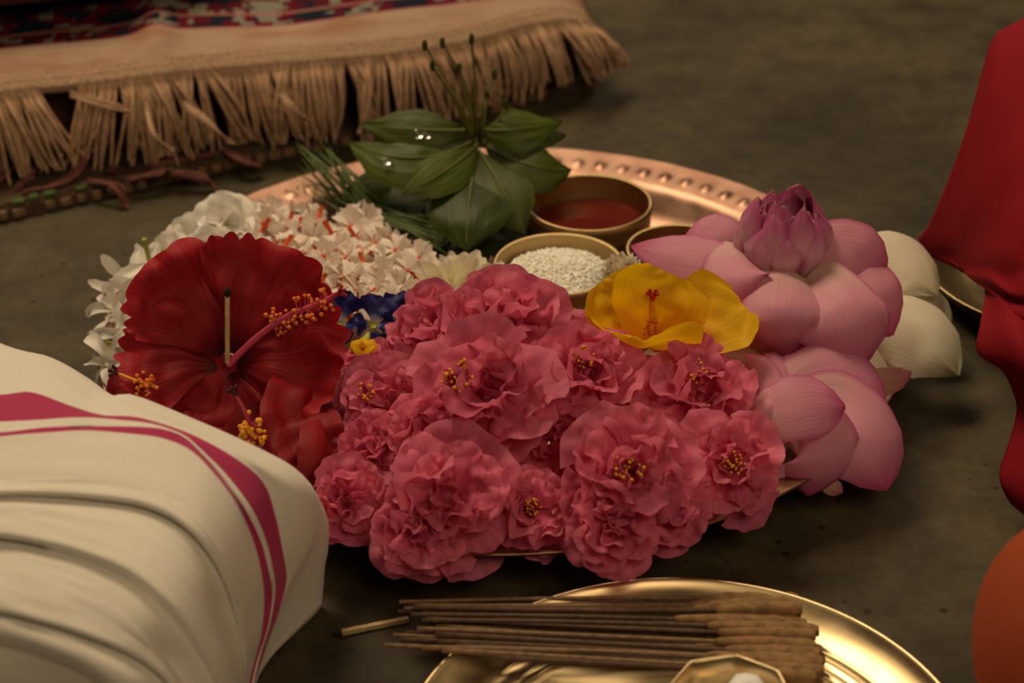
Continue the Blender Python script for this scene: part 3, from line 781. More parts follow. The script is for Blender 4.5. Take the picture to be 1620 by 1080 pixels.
def make_dhoti():
    # nested curves of the drape, each running from the hip side over the knee and down to the floor
    C0 = [(-200, 500, .105), (-90, 530, .112), (0, 562, .118), (60, 577, .118), (110, 605, .117), (155, 636, .115), (195, 637, .118), (300, 680, .115), (380, 718, .108), (440, 752, .098), (476, 785, .085), (489, 820, .070), (486, 862, .055), (455, 925, .040), (425, 985, .026), (405, 1040, .014), (395, 1090, .004)]
    def shift(row, dx, dy, dz): return [P(*q) + Vector((dx, dy, dz)) for q in row]
    def back_row(dy, zf, dx):
        r = []
        for q in C0:
            p = P(*q); f = min(1.0, p.z / .10)
            r.append(Vector((p.x + dx * f, p.y + dy * f, max(.002, p.z * zf))))
        return r
    rows = [back_row(.035, .04, .0), back_row(.040, .50, .006), back_row(.022, .88, .004), C0,
            # stripe A
            [(-200, 610, .122), (-90, 625, .124), (0, 628, .124), (50, 624, .124), (110, 645, .123), (160, 660, .121), (220, 664, .122), (300, 690, .118), (370, 727, .110), (415, 765, .098), (433, 815, .084), (444, 870, .066), (450, 915, .048), (438, 965, .036), (422, 1010, .024), (405, 1060, .012), (396, 1100, .004)],
            [(-200, 680, .124), (-90, 675, .126), (0, 671, .126), (60, 668, .126), (120, 664, .126), (180, 667, .124), (240, 674, .122), (295, 695, .119), (345, 740, .111), (392, 800, .097), (415, 848, .080), (428, 900, .063), (432, 935, .047), (424, 985, .034), (410, 1030, .022), (400, 1070, .012), (393, 1105, .004)],
            # stripe B
            [(-200, 700, .125), (-90, 692, .127), (0, 688, .127), (70, 680, .127), (140, 678, .126), (220, 679, .125), (265, 684, .123), (300, 700, .119), (340, 742, .112), (386, 802, .098), (410, 852, .081), (424, 905, .063), (428, 940, .047), (420, 990, .034), (406, 1035, .022), (396, 1075, .012), (389, 1110, .004)],
            [(-200, 712, .125), (-90, 704, .127), (0, 694, .127), (70, 688, .127), (140, 684, .126), (220, 690, .125), (260, 697, .123), (300, 715, .119), (335, 750, .113), (370, 797, .101), (395, 850, .084), (410, 905, .066), (414, 950, .048), (410, 1000, .034), (400, 1040, .022), (390, 1080, .012), (383, 1115, .004)],
            [(-200, 770, .122), (-90, 765, .124), (0, 750, .124), (80, 750, .124), (160, 755, .123), (230, 765, .121), (275, 785, .118), (315, 820, .112), (348, 862, .100), (370, 905, .085), (382, 950, .068), (388, 990, .052), (390, 1025, .040), (388, 1055, .028), (384, 1085, .018), (380, 1115, .010), (376, 1140, .004)],
            # fold 1
            [(-200, 800, .120), (-90, 792, .122), (0, 781, .122), (80, 781, .122), (150, 786, .121), (220, 796, .119), (270, 815, .116), (308, 845, .110), (338, 885, .098), (358, 925, .084), (370, 965, .068), (380, 1005, .053), (385, 1040, .040), (384, 1070, .028), (380, 1095, .018), (376, 1120, .010), (372, 1145, .004)],
            [(-200, 820, .118), (-90, 815, .120), (0, 803, .120), (80, 812, .119), (150, 825, .118), (210, 838, .116), (255, 860, .112), (292, 890, .105), (320, 925, .094), (342, 965, .076), (356, 1005, .062), (365, 1040, .049), (370, 1072, .037), (370, 1100, .026), (368, 1125, .016), (365, 1145, .010), (362, 1165, .004)],
            # fold 2
            [(-200, 845, .116), (-90, 845, .117), (0, 846, .116), (80, 860, .115), (140, 877, .114), (190, 897, .112), (230, 922, .108), (265, 955, .101), (295, 992, .090), (318, 1028, .078), (336, 1062, .066), (348, 1095, .053), (355, 1122, .041), (358, 1145, .030), (358, 1162, .020), (356, 1178, .012), (354, 1192, .004)],
            [(-200, 885, .111), (-90, 890, .111), (0, 893, .110), (70, 910, .109), (125, 930, .107), (170, 952, .104), (205, 978, .100), (236, 1008, .092), (262, 1040, .078), (284, 1072, .068), (302, 1104, .058), (316, 1132, .047), (326, 1158, .037), (332, 1178, .028), (335, 1194, .019), (335, 1208, .011), (334, 1220, .004)],
            # fold 3
            [(-200, 955, .104), (-90, 960, .104), (0, 966, .102), (60, 980, .101), (110, 994, .099), (155, 1010, .096), (195, 1026, .092), (228, 1044, .086), (255, 1066, .079), (277, 1092, .070), (294, 1120, .060), (307, 1147, .049), (316, 1171, .039), (322, 1191, .030), (325, 1208, .020), (325, 1222, .012), (324, 1234, .004)],
            [(-200, 990, .096), (-90, 995, .096), (0, 1004, .094), (55, 1018, .093), (100, 1034, .091), (138, 1052, .088), (172, 1073, .084), (200, 1096, .078), (224, 1120, .067), (243, 1145, .060), (258, 1169, .051), (270, 1192, .042), (278, 1212, .034), (284, 1229, .026), (287, 1243, .018), (288, 1255, .011), (288, 1266, .004)],
            [(-200, 1120, .055), (-90, 1130, .055), (0, 1142, .053), (50, 1152, .052), (90, 1163, .050), (125, 1176, .048), (155, 1190, .046), (180, 1205, .043), (200, 1220, .039), (216, 1235, .035), (228, 1250, .030), (237, 1264, .025), (243, 1277, .020), (247, 1288, .015), (249, 1298, .011), (250, 1306, .007), (250, 1313, .003)],
            [(-200, 1270, .003), (-90, 1280, .003), (0, 1290, .003), (50, 1298, .003), (90, 1306, .003), (125, 1315, .003), (150, 1323, .003), (170, 1331, .003), (186, 1338, .003), (198, 1344, .003), (207, 1349, .003), (214, 1354, .003), (219, 1358, .003), (222, 1361, .003), (224, 1364, .003), (225, 1366, .003), (226, 1368, .003)]]
    for r in rows:                                   # the wrap goes on up the thigh, outside the frame
        p = r[0] if isinstance(r[0], Vector) else P(*r[0])
        r.insert(0, p + Vector((-.14, -.005, .002))); r.insert(0, p + Vector((-.32, -.02, .0)))
    n = 140
    g, tt = loft(rows, n, [4, 4, 5, 6, 4, 3, 3, 8] + [12] * 8)
    # pleats: each layer ends in a thin overlapping edge, the cloth below it tucked under
    F_ = Vector((.15, -.72, .68))
    for a in range(len(g)):
        d = 0.0
        for tf, dep, rec in ((9.0, .0062, 1.2), (11.0, .0068, 1.2), (13.0, .0066, 1.0), (14.0, .006, 1.2)):
            if tf - .6 < tt[a] <= tf: d += .0012 * ((tt[a] - tf + .6) / .6) ** 2
            elif tf < tt[a] < tf + rec: d -= dep * (1 - (tt[a] - tf) / rec) ** 1.3
        for i in range(n):
            k = d * min(1, (n - i) / 30)
            g[a, i] += np.array(F_ * k)
    # fine wrinkles along the pleats
    for a in range(len(g)):
        for i in range(n):
            q = g[a, i]; k = 0.0009 * nz(i * .05, tt[a] * 2.2, 3) + 0.0005 * nz(i * .2, tt[a] * 5, 8)
            g[a, i, 2] = max(.0015, q[2] + k); g[a, i, 1] -= k
    body = thing('person', (-.25, -.27, 0), 'seated person at the lower left, knee wrapped in white cloth with a magenta border', 'person')
    vs = g.reshape(-1, 3)
    uv = [(i / (n - 1), t) for t in tt for i in range(n)]
    # stripe rows: index 4..5 and 6..7 of the rows
    o = wobj('white_dhoti', vs, grid_faces(len(g), n), M['dhoti'], body, uv)
    o['label'] = 'white cotton wrap with magenta border stripes'
    s = o.modifiers.new('thickness', 'SOLIDIFY'); s.thickness = .0012; s.offset = -1
    # the leg inside the cloth: thigh, knee, shin as one tapering surface
    pth = [Vector((-.50, -.32, .075)), Vector((-.36, -.315, .072)), Vector((-.24, -.30, .066)), Vector((-.165, -.295, .056)), Vector((-.15, -.32, .046)), Vector((-.19, -.36, .040)), Vector((-.30, -.40, .036))]
    rad = [.068, .062, .054, .044, .038, .034, .030]
    pp = cat_rom([tuple(v) + (r,) for v, r in zip(pth, rad)], 24)
    v_, f_ = tube([p[:3] for p in pp], [p[3] * .78 for p in pp], 14)
    wobj('leg', v_, f_, M['skin'], body)
make_dhoti()

def make_orange_knee():
    t = thing('person', (.40, -.36, 0), 'seated person at the lower right corner, knee under plain orange cloth', 'person')
    # rounded knee at the left, the leg going off to the right and towards the viewer
    c = P(1716, 1030, .060)
    vs, uv = [], []
    n, seg = 30, 48
    for i in range(n + 1):
        d = i / n
        x = -.046 + d * .36 if i > 10 else -.046 + .046 * (1 - math.cos(i / 10 * math.pi / 2)) * 1.0
        if i > 10: x = (i - 10) / (n - 10) * .30
        k = math.sqrt(max(0, 1 - (min(0, x) / .046) ** 2)) if x < 0 else 1 + .25 * x
        for j in range(seg):
            an = 2 * math.pi * j / seg
            f = 1 + .012 * math.sin(3 * an + d * 7) + .02 * nz(d * 6, math.sin(an) * 2, math.cos(an) * 2)
            q = c + Vector((x, -.35 * max(0, x), .02 * max(0, x))) + Vector((0, .062 * math.cos(an), .058 * math.sin(an))) * (k * f)
            q.z = max(.0015, q.z); vs.append(q); uv.append((d, j / seg))
    fs = grid_faces(n + 1, seg, True); fs.append(tuple(range(n * seg, (n + 1) * seg))[::-1])
    wobj('orange_garment', vs, fs, M['orange_cloth'], t, uv)
make_orange_knee()

def make_back_person():
    t = thing('person', P(-30, 0, .08) + Vector((0, .13, 0)), 'seated person in dark red cloth at the far edge of the rug', 'person')
    pth = [Vector(P(-700, 90, .13)) + Vector((0, .28, 0)), Vector(P(-330, 30, .13)) + Vector((0, .20, 0)), Vector(P(-100, 10, .135)) + Vector((0, .160, 0)), Vector(P(90, -14, .130)) + Vector((0, .160, 0)), Vector(P(240, -40, .12)) + Vector((0, .20, 0)), Vector(P(330, -62, .11)) + Vector((0, .22, 0))]
    pp = cat_rom([tuple(v) for v in pth], 60)
    seg = 72; L = len(pp); vs, uv = [], []
    for i in range(L):
        d = i / (L - 1)
        r = .062 - .010 * d
        if i > L - 16: r *= math.sqrt(max(0.02, 1 - ((i - (L - 16)) / 15) ** 2))
        tx = (Vector(pp[min(i + 1, L - 1)]) - Vector(pp[max(i - 1, 0)])).normalized()
        a = tx.cross(UPV).normalized(); b_ = a.cross(tx)
        for j in range(seg):
            an = 2 * math.pi * j / seg
            k = r * (1 + .03 * math.sin(4 * an + d * 7) + .05 * nz(d * 5, math.cos(an) * 2, math.sin(an) * 2) + .035 * math.sin(9 * an + 5 * nz(d * 4, 1, 2) + d * 14))
            q = Vector(pp[i]) + (a * math.cos(an) * 1.25 + b_ * math.sin(an)) * k
            q.z = max(.086, q.z); vs.append(q); uv.append((d, j / seg))
    fs = grid_faces(L, seg, True); fs.append(tuple(range(seg))); fs.append(tuple(range((L - 1) * seg, L * seg))[::-1])
    wobj('red_garment', vs, fs, M['maroon'], t, uv)
make_back_person()

def make_red_drape():
    t = thing('red_drape', P(1600, 400, 0) + Vector((.05, 0, 0)), 'red cotton cloth hanging down over the brass dish at the right', 'cloth')
    # rows run from the free left edge to beyond the frame, from the ridge down to the floor
    rows = [[(1640, 18, .155), (1720, 10, .16), (1820, 10, .16), (1950, 10, .15)],
            [(1600, 42, .165), (1625, 38, .168), (1720, 40, .172), (1900, 50, .165)],
            [(1572, 62, .163), (1605, 60, .170), (1700, 66, .178), (1880, 80, .17)],
            [(1553, 125, .148), (1590, 135, .158), (1690, 140, .168), (1870, 150, .16)],
            [(1528, 215, .122), (1572, 230, .136), (1670, 240, .152), (1860, 250, .148)],
            [(1497, 298, .088), (1548, 315, .110), (1650, 330, .134), (1850, 340, .135)],
            [(1472, 355, .055), (1528, 380, .082), (1630, 400, .118), (1840, 410, .12)],
            [(1454, 386, .034), (1500, 410, .050), (1620, 440, .108), (1840, 450, .115)],
            [(1502, 411, .040), (1530, 432, .066), (1625, 470, .102), (1840, 480, .11)],
            [(1556, 448, .068), (1580, 470, .086), (1640, 500, .098), (1840, 510, .10)],
            [(1553, 510, .076), (1590, 525, .088), (1660, 540, .094), (1850, 550, .098)],
            [(1549, 556, .068), (1592, 572, .078), (1670, 590, .086), (1850, 600, .086)],
            [(1588, 584, .060), (1615, 600, .066), (1680, 640, .070), (1850, 650, .070)],
            [(1606, 620, .052), (1630, 640, .056), (1690, 680, .058), (1850, 690, .058)],
            [(1610, 655, .045), (1635, 670, .048), (1690, 715, .050), (1850, 725, .050)],
            [(1598, 700, .036), (1630, 720, .040), (1690, 750, .040), (1850, 765, .040)],
            [(1583, 752, .026), (1620, 770, .030), (1690, 790, .032), (1850, 800, .032)],
            [(1598, 790, .016), (1630, 812, .018), (1700, 830, .020), (1850, 840, .020)],
            [(1622, 812, .006), (1650, 838, .006), (1710, 860, .006), (1850, 870, .006)]]
    for r in rows:                                   # the cloth goes on over the sitter's lap, outside the frame
        p = Vector(P(*r[-1])); k = p.z
        r.append(p + Vector((.10, -.01, .010))); r.append(p + Vector((.24, -.03, .006))); r.append(p + Vector((.36, -.05, -.35 * k)))
    n = 150
    g, tt = loft(rows, n, 5)
    for a in range(len(g)):
        for i in range(n):
            u = i / 60; v = min(1, tt[a] / 7)
            k = .0026 * math.sin(u * 20 + tt[a] * .30 + 1.0) * v * min(1, u * 6 + .1) + .0010 * nz(u * 6, tt[a], 6)
            g[a, i, 2] += k; g[a, i, 1] -= .8 * k
    o = wobj('draped_panel', g.reshape(-1, 3), grid_faces(len(g), n), M['sari'], t)
    s = o.modifiers.new('thickness', 'SOLIDIFY'); s.thickness = .0010
make_red_drape()

# ================================================================== flowers
def stamen_cluster(n, r, h, rnd, ar=.0011):
    """filaments with pollen heads around +Z"""
    fil, pol = [], []
    for k in range(n):
        a = rnd.uniform(0, 6.283); t = rnd.random() ** .5; z = h * rnd.uniform(.45, 1.0)
        p = Vector((r * t * math.cos(a), r * t * math.sin(a), z))
        fil.append(tube([(p.x * .25, p.y * .25, z * .2), p * .75, p], .00028, 4, False))
        pol.append(blob(p, ar * rnd.uniform(.8, 1.2), (1, 1, .8), 6, 4))
    return merge(fil), merge(pol)

# ---- pink double hibiscus: petal meshes shared between flowers
rp = random.Random(21)
PINK = {'outer': [], 'mid': [], 'inner': []}
for v in range(9):
    PINK['outer'].append(mesh('petal', *fan_petal(1, rp.uniform(.62, .80), rp.uniform(-.15, .25), rp.uniform(-.55, .10), rp.uniform(.06, .11), rp.uniform(3.2, 5.5), .022, rp.uniform(4, 8), .16, .16, seed=v + 1, nr=12, nphi=18)[:2], M['pink'], fan_petal(1, nr=12, nphi=18)[2]))
for v in range(9):
    PINK['mid'].append(mesh('petal', *fan_petal(1, rp.uniform(.60, .85), rp.uniform(-.1, .55), rp.uniform(-.5, .7), rp.uniform(.09, .17), rp.uniform(3.0, 6.0), .03, rp.uniform(4, 8), .26, .2, seed=v + 20, nr=11, nphi=18)[:2], M['pink'], fan_petal(1, nr=11, nphi=18)[2]))
for v in range(9):
    PINK['inner'].append(mesh('petal', *fan_petal(1, rp.uniform(.55, .95), rp.uniform(.1, .9), rp.uniform(-.2, 1.0), rp.uniform(.12, .22), rp.uniform(3, 6), .04, rp.uniform(4, 8), .30, .2, seed=v + 40, nr=9, nphi=14)[:2], M['pink'], fan_petal(1, nr=9, nphi=14)[2]))
PST = []
for v in range(4):
    f_, p_ = stamen_cluster(26, .0075, .017, rp, .00085)
    PST.append((mesh('filaments', *f_, M['column_dk']), mesh('stamens', *p_, M['pollen'])))

PRC = mesh('receptacle', *blob((0, 0, 0), .16, (1, 1, .7), 10, 6), M['column_dk'])

def pink_flower(px, py, z, R, axis, label, seed, stam=True, full=1.0, st_off=(0, 0), tight=0.0):
    c = P(px, py, z)
    root = thing('pink_hibiscus', c, label, 'flower', 'pink double hibiscus flowers on the plate')
    F = frame((0, 0, 0), axis)
    rnd = random.Random(seed)
    R = R * mpp(c)
    rings = [('outer', 5, 1.05, 96, .0, -.20), ('outer', 5, .98, 78, .5, -.12), ('mid', 5, .86, 60, .2, -.05), ('mid', 5, .70, 42, .7, .0), ('inner', 4, .50, 24, .1, .03)]
    for kind, n, ln, op, ph, lift in rings:
        n = max(3, int(round(n * full)))
        for k in range(n):
            az = 2 * math.pi * (k + ph + rnd.uniform(-.22, .22)) / n
            o_ = R_(op - tight + rnd.uniform(-18, 16))
            me = PINK[kind][rnd.randrange(9)]
            if stam and kind == 'inner':
                # leave the stamens open to view on one side
                if math.cos(az - R_(250)) > .55: continue
            m = F @ petal_matrix(az, o_, rnd.uniform(-.55, .55), R * ln * rnd.uniform(.88, 1.1), R * .05, R * lift)
            obj('petal', me, root, m)
    obj('receptacle', PRC, root, F @ Matrix.Translation((0, 0, -R * .02)) @ Matrix.Scale(R, 4))
    if stam:
        k = rnd.randrange(4)
        m = F @ Matrix.Translation((st_off[0] * R, st_off[1] * R, R * .16)) @ Matrix.Scale(R / .036 * 1.05, 4) @ Matrix.Rotation(rnd.uniform(0, 6), 4, 'Z')
        s_ = obj('stamens', PST[k][1], root, m); s_['kind'] = 'stuff'
        obj('filaments', PST[k][0], root, m)['kind'] = 'stuff'
    return root

def ax(x, y):
    """flower axis: x leans to the picture's right, y towards the viewer, rest upwards"""
    return Vector((x, -y, 1.0))

PF = [  # px, py, z, radius px, axis, stamens, label
    (692, 530, .066, 92, ax(-.45, .35), False, 'pink hibiscus at the top left of the heap, beside the blue flowers', 0, 0),
    (800, 520, .074, 108, ax(.25, .40), False, 'pink hibiscus topmost of the heap, below the bowl of rice', 0, 0),
    (578, 586, .052, 58, ax(-.5, .3), False, 'small pink hibiscus next to the large red flower and the yellow bud', 0, 0),
    (610, 642, .056, 84, ax(-.4, .8), True, 'pink hibiscus showing yellow stamens right of the red hibiscus', -.15, .12),
    (770, 628, .074, 128, ax(.15, .75), True, 'large pink hibiscus in the middle of the heap with yellow stamens', -.42, .05),
    (680, 690, .060, 84, ax(-.2, .9), False, 'crumpled pink hibiscus between two larger ones, left of the middle', 0, 0),
    (592, 712, .050, 76, ax(-.4, .9), False, 'pink hibiscus touching the folded red petal', 0, 0),
    (548, 792, .046, 74, ax(-.25, 1.0), False, 'rose-like pink hibiscus at the front left beside the white cloth', 0, 0),
    (712, 788, .054, 114, ax(.0, 1.0), False, 'big pink hibiscus at the front with a rolled petal overhanging the rim', 0, 0),
    (838, 808, .043, 74, ax(.1, 1.0), True, 'small pink hibiscus at the front rim with yellow stamens, between two big ones', 0, 0),
    (990, 748, .064, 112, ax(.05, 1.1), True, 'largest pink hibiscus at the front right with an open ruffled face', .0, .0),
    (880, 690, .050, 84, ax(.0, .8), False, 'pink hibiscus sunk in shade left of the largest one', 0, 0),
    (925, 600, .066, 100, ax(.1, .6), True, 'pink hibiscus below the left petal of the yellow hibiscus', -.1, .1),
    (1108, 630, .060, 100, ax(.25, .7), True, 'pink hibiscus directly below the yellow hibiscus with orange stamens', -.2, .25),
    (1150, 735, .052, 92, ax(.35, 1.0), True, 'deep pink hibiscus at the right end of the heap beside the lower lotus', -.05, -.05),
    (968, 830, .049, 78, ax(.0, 1.5), False, 'pink hibiscus hanging over the front rim below the largest one', 0, 0),
    (1055, 806, .046, 70, ax(.2, 1.1), False, 'half hidden pink hibiscus at the rim right of the largest one', 0, 0),
    (660, 838, .047, 80, ax(-.1, 1.5), False, 'pink hibiscus spilling over the front rim, lowest on the left', 0, 0),
    (1030, 645, .044, 80, ax(.1, .7), False, 'pink hibiscus between the largest one and the yellow hibiscus', 0, 0),
    (890, 560, .056, 84, ax(.2, .5), False, 'pink hibiscus squeezed between the rice bowl and the yellow hibiscus', 0, 0),
]
for i, (px, py, z, r, a, st, lab, ox, oy) in enumerate(PF):
    pink_flower(px, py, z, r, a, lab, 100 + i, st, 1.0, (ox, oy), 8 if z > .06 else 0)

# ---- big red hibiscus
def pistil(root, pts, r0, r1, n, spread, t0, rnd, colmat, polmat, stigmat, anther=.0012, side=.0045, stig=5):
    c = cat_rom([tuple(p) for p in pts], 18)
    v_, f_ = tube(c, [r0 + (r1 - r0) * i / 17 for i in range(18)], 8)
    wobj('pistil', v_, f_, colmat, root)
    fil, pol = [], []
    for k in range(n):
        t = t0 + (spread) * rnd.random()
        i = min(int(t * 17), 16); p = Vector(c[i]).lerp(Vector(c[i + 1]), t * 17 - i)
        T = (Vector(c[i + 1]) - Vector(c[i])).normalized()
        d = Vector((rnd.gauss(0, 1), rnd.gauss(0, 1), rnd.gauss(0, 1))); d = (d - T * d.dot(T)).normalized()
        e = p + d * side * rnd.uniform(.6, 1.15) + T * .001
        fil.append(tube([p, e], .00022, 4, False)); pol.append(blob(e, anther * rnd.uniform(.8, 1.15), (1, 1, .9), 6, 4))
    v_, f_ = merge(fil); wobj('filaments', v_, f_, colmat, root)['kind'] = 'stuff'
    v_, f_ = merge(pol); wobj('stamens', v_, f_, polmat, root)['kind'] = 'stuff'
    T = (Vector(c[-1]) - Vector(c[-3])).normalized()
    st = []
    for k in range(stig):
        a = 2 * math.pi * k / stig
        u = T.orthogonal().normalized(); v = T.cross(u)
        e = Vector(c[-1]) + T * .0040 + (u * math.cos(a) + v * math.sin(a)) * .0026
        st.append(tube([c[-1], (Vector(c[-1]) + e) / 2 + T * .0006, e], r1 * .55, 4)); st.append(blob(e, .0011, (1, 1, 1), 6, 4))
    v_, f_ = merge(st); wobj('stigma', v_, f_, stigmat, root)

def red_hibiscus():
    rnd = random.Random(4)
    c = P(362, 572, .060)
    root = thing('red_hibiscus', c, 'large open red hibiscus with a burnt match standing in its throat', 'flower', 'red hibiscus flowers on the plate')
    A = Vector((-.06, -.62, .72))
    F = frame((0, 0, 0), A)
    for k, (az, ln, op, sp, bend) in enumerate(((120, .0670, 50, .84, -.62), (54, .0700, 52, .84, -.66), (-10, .0700, 54, .80, -.66), (-88, .0520, 74, .92, -.50), (178, .0590, 58, .80, -.62))):
        me = mesh('petal', *fan_petal(ln, sp, -.05, bend, .075, 6.5 + k * .5, .050, 13 + k, .18, .26, .010, 13 + 2 * k, seed=k + 3, nr=28, nphi=80, claw=.85, lobes=True)[:2], M['red'], fan_petal(1, nr=28, nphi=80)[2])
        obj('petal', me, root, F @ petal_matrix(R_(az), R_(op), rnd.uniform(.16, .30), 1, .002, -.001 * k))
    pistil(root, [c + Vector((.0, -.003, .0)), P(405, 535, .075), P(455, 500, .090), P(500, 482, .098), P(532, 466, .104)], .0021, .0014, 62, .52, .42, rnd, M['column'], M['pollen_o'], M['column_dk'], .00125, .0062)
    return root
red_hibiscus()

def red_under():
    rnd = random.Random(9)
    c = P(400, 680, .034)
    root = thing('red_hibiscus', c, 'red hibiscus under the large one, yellow stamens pointing at the viewer', 'flower', 'red hibiscus flowers on the plate')
    spec = [((400, 640, .038), (330, 632, .046), (232, 650, .036), .026, (-.2, -.8, .6)), ((410, 650, .034), (350, 690, .034), (280, 740, .022), .026, (-.3, -.8, .5)),
            ((468, 770, .034), (500, 672, .048), (505, 575, .056), .030, (.30, -.88, .4)), ((440, 735, .036), (452, 680, .044), (468, 615, .048), .022, (-.2, -.85, .45)),
            ((430, 650, .046), (455, 700, .050), (485, 755, .040), .030, (.1, -.9, .5)), ((440, 700, .030), (420, 720, .030), (400, 790, .022), .028, (.0, -.9, .5))]
    for k, (a, b, d, W, n) in enumerate(spec):
        spetal('petal', root, a, b, d, W, n, M['red_soft'], prof=WIDE, cup=.12, nu=22, nv=18, wav=.10, seed=k, grain=.22)
    # a petal folded back on itself at the right
    o = spetal('petal', root, (475, 765, .048), (515, 720, .056), (505, 662, .060), .0120, (.7, -.6, .2), M['red_soft'], prof=ROUND, cup=.9, nu=18, nv=14, wav=.1, seed=3)
    spetal('petal', root, (450, 740, .046), (500, 752, .050), (530, 735, .048), .009, (.2, -.6, .8), M['red'], prof=ROUND, cup=.4, nu=14, nv=10, wav=.2, seed=5)
    pistil(root, [P(408, 700, .050), P(396, 672, .070), P(385, 645, .082), P(374, 626, .088)], .0014, .0009, 60, .62, .02, rnd, M['column'], M['pollen'], M['stigma'], .00135, .0062)
    return root
red_under()

def red_left():
    rnd = random.Random(19)
    c = P(235, 615, .030)
    root = thing('red_hibiscus', c, 'small red hibiscus at the far left pointing its stamens at the white flowers', 'flower', 'red hibiscus flowers on the plate')
    for k, (a, b, d, W, n) in enumerate((((240, 605, .03), (205, 622, .032), (165, 640, .024), .015, (-.3, -.8, .6)), ((250, 610, .03), (270, 635, .030), (290, 690, .020), .022, (-.1, -.9, .5)), ((240, 610, .028), (220, 640, .026), (200, 680, .018), .02, (-.2, -.9, .5)))):
        spetal('petal', root, a, b, d, W, n, M['red'], prof=ROUND, cup=.2, nu=16, nv=12, wav=.15, seed=k, grain=.1)
    pistil(root, [P(250, 614, .058), P(230, 607, .060), P(205, 598, .062), P(188, 591, .063)], .0011, .0007, 34, .45, .05, rnd, M['column_y'], M['pollen_o'], M['stigma'], .0013, .0058)
red_left()

# ---- match standing in the hibiscus, and the burnt match on the floor
def make_match(a, b, label, r=.00115):
    a, b = Vector(a), Vector(b)
    root = thing('matchstick', a, label, 'match', 'burnt matchsticks')
    d = (b - a); L = d.length; d.normalize()
    F = frame((0, 0, 0), d)
    q = []
    for i in range(9):
        t = i / 8; k = 1 + .06 * math.sin(i * 2.2)
        q.append((t, k))
    vs = [F @ Vector((sx * r * k, sy * r * k, t * (L - .0035))) for t, k in q for sx, sy in ((-1, -1), (1, -1), (1, 1), (-1, 1))]
    fs = grid_faces(9, 4, True) + [(3, 2, 1, 0), (32, 33, 34, 35)]
    obj('stick', mesh('stick', vs, fs, M['wood'], smooth=False), root)
    vs, fs = blob((0, 0, 0), 1.0, (r * 1.45, r * 1.45, .0030), 8, 7)
    obj('burnt_head', mesh('burnt_head', [F @ (v + Vector((0, 0, L - .003))) for v in vs], fs, M['char']), root)
m0 = P(360, 573, .062)
make_match(m0, m0 + Vector((.0030, .003, .0425)), 'burnt match standing upright in the large red hibiscus')
make_match(P(646, 979, .0016), P(526, 1003, .0018), 'burnt match lying on the floor left of the incense sticks')

# ---- yellow hibiscus
def yellow_hibiscus():
    rnd = random.Random(6)
    c = P(1035, 545, .066)
    root = thing('yellow_hibiscus', c, 'bright yellow cup-shaped hibiscus in front of the big pink lotus', 'flower')
    for k, (a, b, d, W, n, cup) in enumerate((
            ((1030, 548, .066), (985, 500, .078), (945, 450, .092), .0235, (.5, -.6, .6), -.45),
            ((1035, 545, .066), (1040, 490, .086), (1060, 432, .104), .0250, (0, -.85, .5), -.40),
            ((1040, 548, .066), (1110, 510, .080), (1175, 480, .086), .0240, (-.25, -.6, .75), -.25),
            ((1045, 552, .066), (1110, 535, .068), (1150, 540, .066), .0140, (-.1, -.2, .95), .10),
            ((1035, 552, .066), (1020, 550, .074), (1010, 535, .086), .0300, (0, .2, .95), -.35))):
        spetal('petal', root, a, b, d, W, n, M['yellow'], prof=[(0, .25), (.25, .62), (.55, .95), (.78, 1.0), (.92, .80), (1, .48)], cup=cup, nu=22, nv=18, wav=.10, seed=k * 1.7, grain=.12)
    p0 = P(1028, 540, .068)
    pistil(root, [p0, P(1030, 515, .077), P(1031, 495, .084), P(1032, 474, .092)], .0018, .0013, 46, .45, .12, rnd, M['column_y'], M['pollen_o'], M['stigma_r'], .0008, .0030)
yellow_hibiscus()

